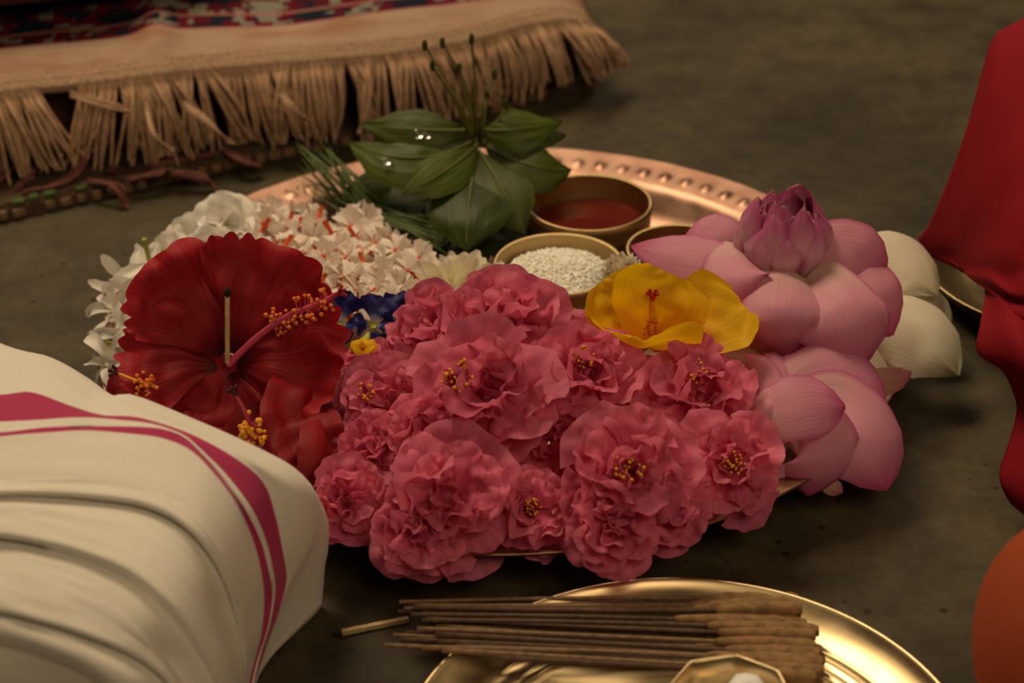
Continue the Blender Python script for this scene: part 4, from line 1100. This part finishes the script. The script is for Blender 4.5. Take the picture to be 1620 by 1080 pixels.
# ---- lotuses
def big_lotus():
    c = P(1240, 470, .050)
    root = thing('pink_lotus', c, 'big pink lotus with folded-back petals and a closed centre', 'lotus', 'lotuses at the right of the plate')
    K = .0
    spec = [  # base, middle, tip, half width, facing, cup
        ((1195, 425, .082), (1105, 405, .088), (998, 388, .084), .0165, (-.1, -.45, .9), .25, LOTUS),
        ((1195, 395, .082), (1140, 370, .092), (1080, 376, .088), .0160, (-.2, -.5, .85), .30, LOTUS),
        ((1265, 428, .078), (1340, 404, .088), (1402, 436, .074), .0220, (.25, -.78, .6), .25, WIDE),
        ((1310, 450, .070), (1370, 460, .074), (1413, 530, .052), .0250, (.45, -.75, .45), .3, WIDE),
        ((1275, 440, .080), (1340, 490, .084), (1352, 594, .050), .0285, (.25, -.87, .42), .42, WIDE),
        ((1182, 392, .088), (1160, 428, .093), (1182, 476, .082), .0195, (-.25, -.85, .5), .35, WIDE),
        ((1245, 425, .086), (1250, 490, .086), (1243, 564, .056), .0265, (-.02, -.9, .42), .42, WIDE),
        ((1200, 430, .078), (1140, 440, .080), (1085, 440, .074), .014, (-.2, -.5, .8), .3, LOTUS),
        ((1240, 470, .070), (1190, 500, .070), (1150, 530, .056), .022, (-.2, -.8, .5), .3, WIDE),
    ]
    for k, (a, b, d, W, n, cup, prof) in enumerate(spec):
        spetal('petal', root, a, b, d, W, n, M['lotus'], prof=prof, cup=cup, nu=22, nv=14, wav=.03, seed=k, grain=.03)
    spetal('sepal', root, (1250, 540, .050), (1190, 556, .052), (1130, 555, .050), .011, (-.1, -.7, .7), M['lotus_under'], prof=LOTUS, cup=.3, nu=14, nv=8)
    spetal('sepal', root, (1270, 560, .046), (1240, 578, .046), (1215, 560, .050), .008, (-.1, -.7, .7), M['lotus_under'], prof=LOTUS, cup=.5, nu=14, nv=8)
    # closed centre: rings of small petals folded inwards
    b0 = P(1236, 425, .076)
    rnd = random.Random(12)
    s = mpp(b0)
    RX = 70 * s; H = 116 * s / .87
    for ring, (n, rr, h, w_, curlin, ph) in enumerate(((8, 1.0, .80, .50, .74, 0), (8, .93, 1.0, .46, .70, .5), (9, .74, .98, .34, .72, .2), (8, .52, .92, .28, .8, .6), (6, .26, .84, .26, .6, .1))):
        for k in range(n):
            a = 2 * math.pi * (k + ph + rnd.uniform(-.12, .12)) / n
            d = Vector((math.cos(a), math.sin(a), 0))
            hh = H * h * rnd.uniform(.78, 1.06)
            p0 = b0 + d * RX * rr * .62
            p1 = b0 + d * RX * rr * 1.10 + Vector((0, 0, hh * .52))
            p2 = b0 + d * RX * rr * curlin + Vector((0, 0, hh)) + d.cross(UPV) * RX * rnd.uniform(-.12, .12)
            vs, fs, uv = spine_petal(p0, p1, p2, RX * w_ * rnd.uniform(.85, 1.1), d, LOTUS if rnd.random() < .35 else ROUND, .50, 16, 10, .06, k, grain=.10)
            wobj('inner_petal', vs, fs, M['lotus_bud'], root, uv)
    # seed cone the petals stand on
    v_, f_ = blob(b0 + Vector((0, 0, .006)), 1.0, (RX * .5, RX * .5, .016), 14, 8)
    wobj('receptacle', v_, f_, M['stalk'], root)
    v_, f_ = tube([b0 + Vector((0, 0, -.004)), b0 + Vector((.003, .005, -.040)), b0 + Vector((.006, .012, -.064))], .0055, 10)
    wobj('stem', v_, f_, M['stalk'], root)
big_lotus()

def low_lotus():
    c = P(1250, 660, .040)
    root = thing('pink_lotus', c, 'lower pink lotus resting on the rim beneath the big one', 'lotus', 'lotuses at the right of the plate')
    spec = [
        ((1260, 640, .046), (1320, 600, .058), (1400, 640, .044), .0230, (.25, -.65, .75), .3, 'lotus', WIDE),
        ((1230, 605, .046), (1290, 572, .056), (1350, 600, .050), .0180, (.15, -.65, .75), .3, 'lotus', WIDE),
        ((1330, 600, .040), (1390, 602, .044), (1443, 588, .046), .0085, (.2, -.6, .7), .4, 'lotus_under', LOTUS),
        ((1275, 660, .040), (1360, 675, .046), (1402, 776, .018), .0275, (.45, -.75, .45), .35, 'lotus', WIDE),
        ((1290, 755, .024), (1315, 768, .022), (1334, 779, .018), .005, (.3, -.8, .4), .3, 'lotus_under', LOTUS),
        ((1240, 690, .036), (1288, 715, .043), (1280, 784, .018), .0270, (.1, -.88, .42), .40, 'lotus', WIDE),
        ((1195, 672, .050), (1262, 640, .064), (1337, 642, .058), .0180, (.05, -.58, .82), .22, 'lotus', WIDE),
        ((1190, 662, .056), (1215, 640, .062), (1248, 610, .064), .0065, (-.3, -.6, .6), .6, 'lotus', LOTUS),
        ((1225, 655, .050), (1205, 600, .058), (1180, 560, .060), .0100, (-.4, -.8, .5), .55, 'lotus', LOTUS),
        ((1245, 640, .050), (1235, 590, .060), (1208, 558, .062), .0100, (.2, -.9, .4), .55, 'lotus', LOTUS),
    ]
    for k, (a, b, d, W, n, cup, mt, prof) in enumerate(spec):
        spetal('petal', root, a, b, d, W, n, M[mt], prof=prof, cup=cup, nu=20, nv=14, wav=.03, seed=k + 30, grain=.03)
    v_, f_ = blob(P(1225, 650, .040), 1.0, (.012, .012, .012), 12, 7)
    wobj('receptacle', v_, f_, M['stalk'], root)
    v_, f_ = tube([P(1225, 650, .036), P(1215, 650, .020), P(1190, 650, .012)], .005, 10)
    wobj('stem', v_, f_, M['stalk'], root)
low_lotus()

def cream_lotus():
    c = P(1390, 500, .030)
    root = thing('cream_lotus', c, 'cream white lotus at the right behind the big pink one', 'lotus', 'lotuses at the right of the plate')
    spec = [
        ((1330, 400, .050), (1355, 380, .056), (1382, 366, .060), .0060, (.1, -.7, .7), .2, LOTUS),
        ((1390, 470, .040), (1460, 480, .040), (1506, 508, .032), .0150, (.2, -.5, .85), .2, LOTUS),
        ((1340, 440, .050), (1420, 415, .060), (1482, 468, .046), .0255, (.35, -.55, .75), .30, LOTUS),
        ((1370, 470, .048), (1400, 430, .056), (1424, 425, .056), .0130, (.0, -.8, .6), .3, ROUND),
        ((1350, 530, .036), (1440, 525, .044), (1516, 594, .026), .0270, (.25, -.65, .7), .30, LOTUS),
        ((1330, 560, .034), (1370, 580, .036), (1410, 590, .030), .012, (.1, -.7, .7), .2, ROUND),
    ]
    for k, (a, b, d, W, n, cup, prof) in enumerate(spec):
        spetal('petal', root, a, b, d, W, n, M['cream'], prof=prof, cup=cup, nu=20, nv=14, wav=.03, seed=k + 60, grain=.03)
    v_, f_ = blob(P(1360, 500, .030), 1.0, (.013, .013, .012), 12, 7)
    wobj('receptacle', v_, f_, M['stalk'], root)
    v_, f_ = tube([P(1360, 500, .026), P(1350, 500, .014), P(1310, 500, .0125)], .005, 10)
    wobj('stem', v_, f_, M['stalk'], root)
cream_lotus()

# ================================================================== small white and blue flowers
def in_poly(x, y, poly):
    r = False
    for (x0, y0), (x1, y1) in zip(poly, poly[1:] + poly[:1]):
        if (y0 > y) != (y1 > y) and x < (x1 - x0) * (y - y0) / (y1 - y0) + x0: r = not r
    return r

# ---- night jasmine: pinwheel of notched petals on an orange tube
def jasmine_corolla(seed, n=6, R=.0105):
    rnd = random.Random(seed)
    parts, uvs = [], []
    for k in range(n):
        az = 2 * math.pi * (k + rnd.uniform(-.12, .12)) / n
        v_, f_, u_ = fan_petal(R * rnd.uniform(.95, 1.15), .44, rnd.uniform(-.4, .5), rnd.uniform(-.6, .25), .06, 3.0, .07, 5.5, .08, .0, seed=seed * 7 + k, nr=5, nphi=6, r0=.10, claw=.7)
        m = petal_matrix(az, R_(rnd.uniform(62, 84)), rnd.uniform(.25, .65), 1, 0, 0)
        parts.append(([m @ Vector(v) for v in v_], f_)); uvs += u_
    v_, f_ = merge(parts)
    return mesh('corolla', v_, f_, M['parijat'], uvs)
JC = [jasmine_corolla(s, 5 + s % 3) for s in range(8)]
JT = []
for s in range(3):
    v_, f_ = tube([(0, 0, .0006), (.0002, 0, -.004), (.0008 * (s - 1), .0003, -.0105 - .001 * s)], [.0015, .0012, .0014], 7)
    JT.append(mesh('tube', v_, f_, M['orange']))
v_, f_ = blob((0, 0, .0004), .0013, (1, 1, .6), 7, 4)
JE = mesh('throat', v_, f_, M['orange'])

poly = [(392, 355), (420, 335), (470, 338), (520, 352), (575, 345), (612, 372), (655, 395), (700, 418), (735, 440), (700, 470), (655, 486), (600, 490), (545, 482), (490, 462), (440, 430), (400, 400)]
rj = random.Random(77)
def jasmine(px, py, z, axis, flip):
    p = P(px, py, z)
    root = thing('night_jasmine', p, 'pale night jasmine turned over in the pile, orange tube pointing up' if flip else 'small pale night jasmine with an orange eye in the pile left of the leaves', 'flower', 'night jasmine flowers turned over' if flip else 'night jasmine flowers in the pile')
    F = frame((0, 0, 0), axis) @ Matrix.Rotation(rj.uniform(0, 6.28), 4, 'Z') @ Matrix.Scale(rj.uniform(.9, 1.12), 4)
    obj('corolla', JC[rj.randrange(8)], root, F); obj('tube', JT[rj.randrange(3)], root, F); obj('throat', JE, root, F)
pts = []
for layer, dmin, want in ((0, 26, 70), (1, 27, 95)):
    tries = got = 0
    while got < want and tries < 6000:
        tries += 1
        x, y = rj.uniform(385, 745), rj.uniform(330, 495)
        if not in_poly(x, y, poly) or any(l == layer and (x - a) ** 2 + (1.5 * (y - b)) ** 2 < dmin ** 2 for a, b, l in pts): continue
        pts.append((x, y, layer)); got += 1
for x, y, layer in pts:
    # height of the pile: a low dome
    dx, dy = (x - 560) / 210, (y - 425) / 90
    dome = max(0, 1 - .55 * dx * dx - .35 * dy * dy)
    z = .016 + .026 * dome + (.010 if layer else -.004) + rj.uniform(-.003, .003)
    flip = layer and rj.random() < .22
    a = Vector((rj.uniform(-.8, .8), rj.uniform(-1.1, .45), 1.0 if not flip else -.7))
    jasmine(x, y, z, a, flip)

# ---- white flowers with curled strap petals
WP = []
for s in range(6):
    v_, f_, u_ = spine_petal((0, 0, 0), (.0100, 0, .0030 - .0022 * (s % 3)), (.0195, .0026 * (s - 2.5), -.009 + .0085 * (s % 3)), .0034, (0, 0, 1), STRAP, -.45, 10, 6, .12, s, grain=.2)
    WP.append(mesh('petal', v_, f_, M['white'], u_))
v_, f_ = tube([(0, 0, .001), (.0003, 0, -.008), (.0012, 0, -.021)], [.0017, .0013, .0016], 8)
WT = mesh('tube', v_, f_, M['stalk'])
v_, f_ = blob((0, 0, .001), .0017, (1, 1, .7), 8, 5); WE = mesh('throat', v_, f_, M['stalk'])
rw = random.Random(31)
def white_strap(px, py, z, axis, label, sc_=1.0, tubeup=False):
    p = P(px, py, z)
    root = thing('white_star_flower', p, label, 'flower', 'white curled-petal flowers at the left rim')
    F = frame((0, 0, 0), axis) @ Matrix.Scale(sc_, 4)
    n = 6
    for k in range(n):
        obj('petal', WP[rw.randrange(6)], root, F @ petal_matrix(2 * math.pi * (k + rw.uniform(-.2, .2)) / n, R_(rw.uniform(55, 88)), rw.uniform(-.3, .5), rw.uniform(.85, 1.1), .001, 0))
    obj('tube', WT, root, F); obj('throat', WE, root, F)
W_ = [(238, 418, .046, (.1, .3, -1), 'white flower turned over with its green tube upright, topmost at the left rim', 1.0),
      (262, 436, .044, (.0, .2, -1), 'white flower with a short green tube behind the top edge of the red hibiscus', .95),
      (200, 452, .046, (-.5, -.5, .8), 'white flower with a long curled petal below the upright green tube', 1.15),
      (188, 490, .042, (-.8, -.5, .6), 'white flower whose narrow petals reach farthest left over the rim', 1.2),
      (232, 482, .046, (-.2, -.7, .8), 'white flower with a yellow-green throat left of the red hibiscus', 1.15),
      (205, 530, .040, (-.4, -.7, .7), 'white flower with broad petals left of the red hibiscus edge', 1.1),
      (228, 548, .040, (.95, .1, -.15), 'white flower with a green tube pointing left, beside the red petals', 1.0),
      (180, 575, .034, (-.6, -.6, .6), 'lowest white flower at the left rim, petals over the floor', 1.15),
      (228, 578, .034, (-.1, -.7, .7), 'white flower between the red hibiscus and the small red one', 1.0),
      (285, 440, .040, (-.1, -.3, .9), 'white flower half covered by the top of the red hibiscus', 1.1),
      (258, 470, .036, (-.2, -.5, .8), 'white flower pressed against the left top petal of the red hibiscus', 1.1),
      (228, 515, .034, (-.3, -.5, .8), 'white flower deep in the heap left of the red hibiscus', 1.1)]
for a in W_: white_strap(a[0], a[1], a[2], a[3], a[4], a[5])

# ---- double white jasmine: balls of rounded petals
RP = [mesh('petal', *fan_petal(1, .85, -.25, -.35, .04, 3, .01, 4, .10, .22, seed=s + 90, nr=8, nphi=12, claw=.62)[:2], M['white'], fan_petal(1, nr=8, nphi=12)[2]) for s in range(5)]
def white_ball(px, py, z, rpx, axis, label, seed, mat=None):
    p = P(px, py, z); R = rpx * mpp(p); rnd = random.Random(seed)
    root = thing('double_jasmine', p, label, 'flower', 'double white jasmine at the back left')
    F = frame((0, 0, 0), axis)
    for n, ln, op, ph in ((6, 1.0, 84, 0), (6, .95, 62, .5), (5, .88, 40, .2), (4, .75, 18, .7)):
        for k in range(n):
            obj('petal', RP[rnd.randrange(5)], root, F @ petal_matrix(2 * math.pi * (k + ph + rnd.uniform(-.15, .15)) / n, R_(op + rnd.uniform(-8, 8)), rnd.uniform(-.2, .2), R * ln * 1.08, 0, -R * .25))
white_ball(352, 350, .044, 54, (-.1, -.6, .8), 'topmost double white jasmine at the back left of the heap', 1)
white_ball(296, 378, .036, 48, (-.5, -.5, .8), 'double white jasmine left of the topmost one, by the rim', 2)
white_ball(405, 352, .034, 42, (.2, -.4, .9), 'double white jasmine touching the night jasmine pile', 3)
white_ball(330, 400, .038, 46, (-.1, -.8, .7), 'double white jasmine just above the red hibiscus', 4)
white_ball(262, 402, .032, 40, (-.6, -.5, .7), 'smallest double white jasmine beside the upright green tube', 5)
white_ball(908, 500, .030, 26, (-.2, -.7, .7), 'small white jasmine between the rice bowl and the yellow hibiscus', 6)

def frilly(px, py, z, rpx, label, seed):
    p = P(px, py, z); R = rpx * mpp(p); rnd = random.Random(seed)
    root = thing('frilled_white_flower', p, label, 'flower')
    F = frame((0, 0, 0), (0, -.4, .9))
    for s in range(16):
        me = mesh('petal', *fan_petal(R, .6, .2, .4, .22, 6, .08, 9, .2, .1, seed=s + seed, nr=7, nphi=10)[:2], M['mum'], fan_petal(1, nr=7, nphi=10)[2])
        obj('petal', me, root, F @ petal_matrix(s * 2.4, R_(15 + s * 5), rnd.uniform(-.4, .4)))
frilly(985, 440, .052, 40, 'frilled white flower between the rice and the yellow hibiscus', 200)

# ---- cream chrysanthemum
def chrysanthemum():
    p = P(730, 476, .040); root = thing('cream_chrysanthemum', p, 'cream chrysanthemum with long petals above the pink heap', 'flower')
    rnd = random.Random(8)
    F = frame((0, 0, 0), (.05, -.25, .95))
    var = []
    for s in range(5):
        v_, f_, u_ = spine_petal((0, 0, 0), (.011, 0, .0005), (.022, .0012 * (s - 2), .0015 + .0008 * s), .0032, (0, 0, 1), STRAP, -.4, 8, 6, .03, s)
        var.append(mesh('petal', v_, f_, M['mum'], u_))
    for n, sc_, op in ((17, 1.35, 84), (15, 1.25, 64), (12, 1.1, 44), (8, .9, 22)):
        for k in range(n):
            obj('petal', var[rnd.randrange(5)], root, F @ petal_matrix(2 * math.pi * (k + rnd.uniform(-.2, .2)) / n, R_(op + rnd.uniform(-6, 6)), rnd.uniform(-.2, .2), sc_ * rnd.uniform(.92, 1.08), .002, 0))
chrysanthemum()

# ---- blue pea flowers
def blue_pea(px, py, z, rpx, axis, label, seed):
    p = P(px, py, z); R = rpx * mpp(p); rnd = random.Random(seed)
    root = thing('blue_pea_flower', p, label, 'flower', 'dark blue pea flowers')
    F = frame((0, 0, 0), axis)
    for k, (az, op, ln, sp) in enumerate(((90, 72, 1.0, .95), (200, 55, .7, .7), (-20, 55, .7, .7), (270, 80, .62, .7))):
        me = mesh('petal', *fan_petal(R * ln, sp, .25, -.2, .14, 4.5, .04, 8, .22, .12, seed=seed + k, nr=10, nphi=14)[:2], M['blue'], fan_petal(1, nr=10, nphi=14)[2])
        obj('petal', me, root, F @ petal_matrix(R_(az + rnd.uniform(-15, 15)), R_(op), rnd.uniform(-.3, .3)))
    v_, f_ = tube([(0, 0, .002), (0, 0, -.006), (.001, 0, -.014)], [.0022, .0018, .0012], 7); obj('calyx', mesh('calyx', v_, f_, M['stalk']), root, F)
blue_pea(538, 515, .060, 56, (-.2, -.6, .8), 'blue pea flower with a pale streak, beside the red stamen column', 51)
blue_pea(590, 516, .060, 52, (.1, -.6, .8), 'blue pea flower in the middle of the three, above the yellow bud', 57)
blue_pea(630, 504, .060, 44, (.2, -.5, .8), 'blue pea flower next to the topmost pink hibiscus', 64)

def yellow_bud():
    p = P(574, 552, .064); root = thing('yellow_flower_bud', p, 'small yellow flower bud between the red and pink hibiscus', 'flower')
    for k, (b, t) in enumerate((((566, 548), (556, 540)), ((574, 546), (572, 534)), ((582, 548), (590, 536)), ((568, 554), (560, 556)), ((580, 554), (586, 556)))):
        spetal('petal', root, (574, 554, .064), (*b, .067), (*t, .068), .0046, (0, -.7, .7), M['yellow'], prof=ROUND, cup=.3, nu=8, nv=6)
    v_, f_ = tube([P(574, 545, .065), P(580, 535, .066), P(583, 528, .065)], [.0026, .002, .0012], 7); wobj('calyx', v_, f_, M['stalk'], root)
yellow_bud()

# ================================================================== leaves and grass
def leaf(root, a, b, c, W, n, mat='leaf', cup=.18, seed=0, saw=0.0):
    o = spetal('leaf', root, a, b, c, W, n, M[mat], prof=LEAF, cup=cup, nu=26, nv=12, wav=.05, seed=seed, saw=saw, grain=.06)
    p0, p1, p2 = P(*a), P(*b), P(*c); k = p1 * 2 - (p0 + p2) * .5
    nn = Vector(n).normalized() * .0004
    pts = [p0 * (1 - t) ** 2 + k * (2 * t * (1 - t)) + p2 * t * t + nn for t in [i / 10 for i in range(10)]]
    v_, f_ = tube(pts, [.0011 * (1 - i / 11) for i in range(10)], 5)
    wobj('midrib', v_, f_, M['rib'], o)

def leaf_bunch():
    root = thing('leaf_bunch', P(752, 235, .060), 'upright bunch of broad green leaves with thin stems at the back', 'leaves')
    up = (0, -.45, .9)
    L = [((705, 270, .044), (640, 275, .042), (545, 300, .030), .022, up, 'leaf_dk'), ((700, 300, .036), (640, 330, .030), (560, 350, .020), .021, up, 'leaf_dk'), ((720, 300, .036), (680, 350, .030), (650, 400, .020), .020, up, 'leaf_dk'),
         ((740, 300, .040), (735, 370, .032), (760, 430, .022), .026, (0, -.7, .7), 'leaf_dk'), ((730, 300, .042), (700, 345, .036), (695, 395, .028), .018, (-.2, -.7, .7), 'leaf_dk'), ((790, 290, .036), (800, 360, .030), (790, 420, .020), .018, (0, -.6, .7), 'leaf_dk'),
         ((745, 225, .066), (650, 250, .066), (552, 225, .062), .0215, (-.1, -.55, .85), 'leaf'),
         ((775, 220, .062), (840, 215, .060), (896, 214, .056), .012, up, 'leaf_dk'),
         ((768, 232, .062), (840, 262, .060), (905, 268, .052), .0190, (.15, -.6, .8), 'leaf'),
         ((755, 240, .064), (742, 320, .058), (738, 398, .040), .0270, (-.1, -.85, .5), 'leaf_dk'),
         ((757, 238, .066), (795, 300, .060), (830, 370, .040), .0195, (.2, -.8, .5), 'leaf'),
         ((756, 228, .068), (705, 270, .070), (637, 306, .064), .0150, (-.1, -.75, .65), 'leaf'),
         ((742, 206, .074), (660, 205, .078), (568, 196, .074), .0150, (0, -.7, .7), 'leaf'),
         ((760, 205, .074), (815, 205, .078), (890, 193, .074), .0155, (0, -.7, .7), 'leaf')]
    for k, (a, b, c, W, n, mt) in enumerate(L):
        leaf(root, a, b, c, W, n, mt, .16, k, .10 if k == 8 else 0)
    for k, (a, b, c) in enumerate((((752, 232, .060), (725, 160, .100), (672, 72, .135)), ((752, 232, .060), (738, 140, .105), (700, 68, .138)), ((754, 232, .060), (752, 140, .105), (746, 62, .140)),
                                   ((756, 232, .060), (765, 170, .092), (782, 118, .112)), ((750, 232, .060), (722, 165, .095), (684, 104, .122)), ((752, 232, .060), (742, 170, .092), (726, 108, .120)), ((760, 232, .060), (766, 190, .085), (770, 150, .10)),
                                   ((752, 290, .050), (748, 250, .062), (754, 215, .070)), ((765, 232, .060), (790, 190, .082), (800, 165, .092)))):
        pts = cat_rom([tuple(P(*q)) for q in (a, b, c)], 10)
        v_, f_ = tube(pts, [.0014 - .00008 * i for i in range(10)], 6); s = wobj('stem', v_, f_, M['stem'], root)
        v_, f_ = blob(pts[-1], 1.0, (.0018, .0018, .0040), 6, 5); wobj('stem_tip', v_, f_, M['leaf'], s)
leaf_bunch()

def water_drops():
    m, nt, b, out = newmat('water')
    b.inputs['Base Color'].default_value = (1, 1, 1, 1); b.inputs['Roughness'].default_value = 0.03
    b.inputs['Transmission Weight'].default_value = 1.0; b.inputs['IOR'].default_value = 1.33
    for k, (px, py, z, s, lab) in enumerate(((662, 211, .0792, .0040, 'water drop on the upper left leaf of the bunch'), (676, 214, .0790, .0026, 'smaller water drop beside the one on the upper left leaf'), (612, 254, .0650, .0034, 'water drop on the leaf farthest left in the bunch'))):
        vs, fs = blob((0, 0, 0), 1.0, (s, s * .8, s * .42), 14, 9)
        o = obj('water_drop', mesh('water_drop', vs, fs, m)); o.location = P(px, py, z); o.rotation_euler = (R_(40), 0, R_(10))
        tag(o, lab, 'water drop', 'water drops on the leaves')
water_drops()

def grass_bundle(spec, base, label, name='grass_bundle'):
    root = thing(name, P(*base), label, 'grass', 'sacred grass on the plate')
    for k, (a, b, c) in enumerate(spec):
        spetal('blade', root, a, b, c, .0013, (.5, -.6, .6), M['grass'], prof=BLADE, cup=.5, nu=10, nv=3)
rg = random.Random(2)
sp = []
for k in range(22):
    bx, by = rg.uniform(560, 640), rg.uniform(340, 372); tx, ty = rg.uniform(466, 520), rg.uniform(222, 258)
    z0 = rg.uniform(.014, .022); z1 = rg.uniform(.040, .060)
    if k % 5 == 4: tx, ty, z1 = rg.uniform(455, 480), rg.uniform(258, 290), .034
    mx, my = bx * .42 + tx * .58 + rg.uniform(4, 14), by * .42 + ty * .58 + rg.uniform(0, 12)
    sp.append(((bx, by, z0), (mx, my, (z0 + z1) / 2 + .006), (tx, ty, z1)))
grass_bundle(sp, (600, 355, .008), 'sheaf of green grass blades left of the leaf bunch, leaning to the rug')
sp = []
for k in range(12):
    bx, by = rg.uniform(440, 520), rg.uniform(330, 350); tx, ty = bx + rg.uniform(-30, 10), rg.uniform(278, 310)
    sp.append(((bx, by, .012), ((bx + tx) / 2, (by + ty) / 2, .024), (tx, ty, .030)))
grass_bundle(sp, (480, 340, .008), 'thin olive grass tips behind the night jasmine pile')
sp = []
for k in range(12):
    bx, by = rg.uniform(560, 600), rg.uniform(320, 350); tx, ty = rg.uniform(660, 740), rg.uniform(350, 420)
    sp.append(((bx, by, .030), ((bx + tx) / 2, (by + ty) / 2 - 8, .038), (tx, ty, .030)))
grass_bundle(sp, (620, 350, .008), 'dark grass blades lying under the leaves towards the rice bowl')

# ================================================================== incense on the brass tray
def incense():
    rnd = random.Random(14)
    meshes = {}
    rows = [  # left px,py, right px,py, layer
        (632, 952, 1262, 948), (660, 958, 1250, 955), (655, 960, 1268, 962), (630, 967, 1255, 972), (665, 968, 1262, 980), (650, 972, 1240, 985), (700, 965, 1248, 950), (640, 962, 1240, 960),
        (675, 978, 1290, 1005), (680, 985, 1285, 1012), (720, 980, 1295, 998), (660, 994, 1290, 1022), (640, 1000, 1280, 1008), (622, 1004, 1300, 1028), (690, 1003, 1296, 1035), (700, 998, 1288, 1018),
        (730, 1008, 1292, 1042), (690, 1014, 1300, 1050), (645, 1021, 1305, 1042), (608, 1020, 1298, 1058), (700, 1028, 1304, 1062), (740, 1016, 1280, 1030), (760, 1030, 1296, 1066), (780, 1040, 1290, 1072),
        (690, 990, 1270, 992), (710, 975, 1276, 988), (720, 1020, 1285, 1052),
        (645, 955, 1245, 952), (690, 971, 1266, 968), (668, 981, 1282, 996), (705, 992, 1284, 1015), (632, 1012, 1296, 1033), (668, 1024, 1302, 1047), (735, 1002, 1274, 1026)]
    for k, (lx, ly, rx, ry) in enumerate(rows):
        zl = .0205 + .0024 * (k % 3); zr = .0125 + .0046 * (k % 3)
        a, b = P(lx, ly, zl), P(rx, ry, zr)
        pale = rnd.random() < .3
        root = thing('incense_stick', a, 'incense stick with a pale tan bamboo end in the bundle on the brass tray' if pale else 'incense stick with a dark brown bamboo end in the bundle on the brass tray', 'incense stick', 'pale incense sticks on the brass tray' if pale else 'dark incense sticks on the brass tray')
        d = b - a
        s1 = rnd.uniform(.70, .80)
        bow = Vector((0, 0, rnd.uniform(-.0010, .0008))); sd = Vector((0, rnd.uniform(-.0022, .0022), 0))
        def at(t): return a + d * t + (bow + sd) * math.sin(t * math.pi)
        v_, f_ = tube([at(t * s1 * 1.04 / 8) for t in range(9)], [.00112 * rnd.uniform(.8, 1.15)] * 9, 6)
        wobj('bamboo_stick', v_, f_, M['bamboo_l'] if pale else M['bamboo'], root)
        n = 14
        rad = []
        for i in range(n):
            t = i / (n - 1)
            rad.append(.0019 + .0016 * min(1, t * 2.2) + .00035 * nz(t * 6, k * 3.3, 1))
        rad[0] = .0015; rad[-1] *= .72
        v_, f_ = tube([at(s1 + (1 - s1) * i / (n - 1)) + Vector((0, .0006 * nz(i * .5, k, 4), .0006 * nz(i * .5, k, 9))) for i in range(n)], rad, 9)
        wobj('incense_paste', v_, f_, M['paste'], root)
incense()

def small_cup():
    c = P(1156, 1098, .040)
    root = thing('brass_cup', (c.x, c.y, .0045), 'small faceted brass cup of white camphor in front of the incense', 'cup')
    R = 97 * mpp(c); H = .0355
    def oct_(a):
        k = math.pi / 4; m = (a + .18) % k - k / 2
        return math.cos(k / 2) / math.cos(m) * 1.04
    prof_o = [(0, 0), (R * .45, 0), (R * .52, .002), (R * .58, H * .25), (R * .78, H * .6), (R * .95, H * .92), (R, H), (R * .985, H + .0008), (R * .955, H), (R * .86, H * .80)]
    v_, f_, u_ = lathe(prof_o, 64, oct_); obj('cup_body', mesh('cup_body', v_, f_, M['brass']), root)
    v_, f_, u_ = lathe([(R * .86, H * .80), (R * .70, H * .58), (R * .45, H * .42), (0, H * .40)], 64, oct_); obj('cup_inside', mesh('cup_inside', v_, f_, M['brass']), root)
    rnd = random.Random(3)
    for k, (x, y, z, s) in enumerate(((.009, .009, .0330, .0095), (.012, -.010, .0270, .0085), (-.006, -.006, .0265, .0085))):
        vs, fs = blob((0, 0, 0), 1, (s, s * .9, s * .85), 12, 9)
        vs = [v * (1 + .28 * nz(v.x * 150, v.y * 150, v.z * 150 + k)) for v in vs]
        o = obj('camphor_lump', mesh('camphor_lump', vs, fs, M['camphor'])); o.location = (c.x + x, c.y + y, z)
        tag(o, ('white camphor lump at the back of the small brass cup', 'white camphor lump at the right front of the small brass cup', 'white camphor lump at the left of the small brass cup')[k], 'camphor', 'camphor lumps in the small cup')
small_cup()
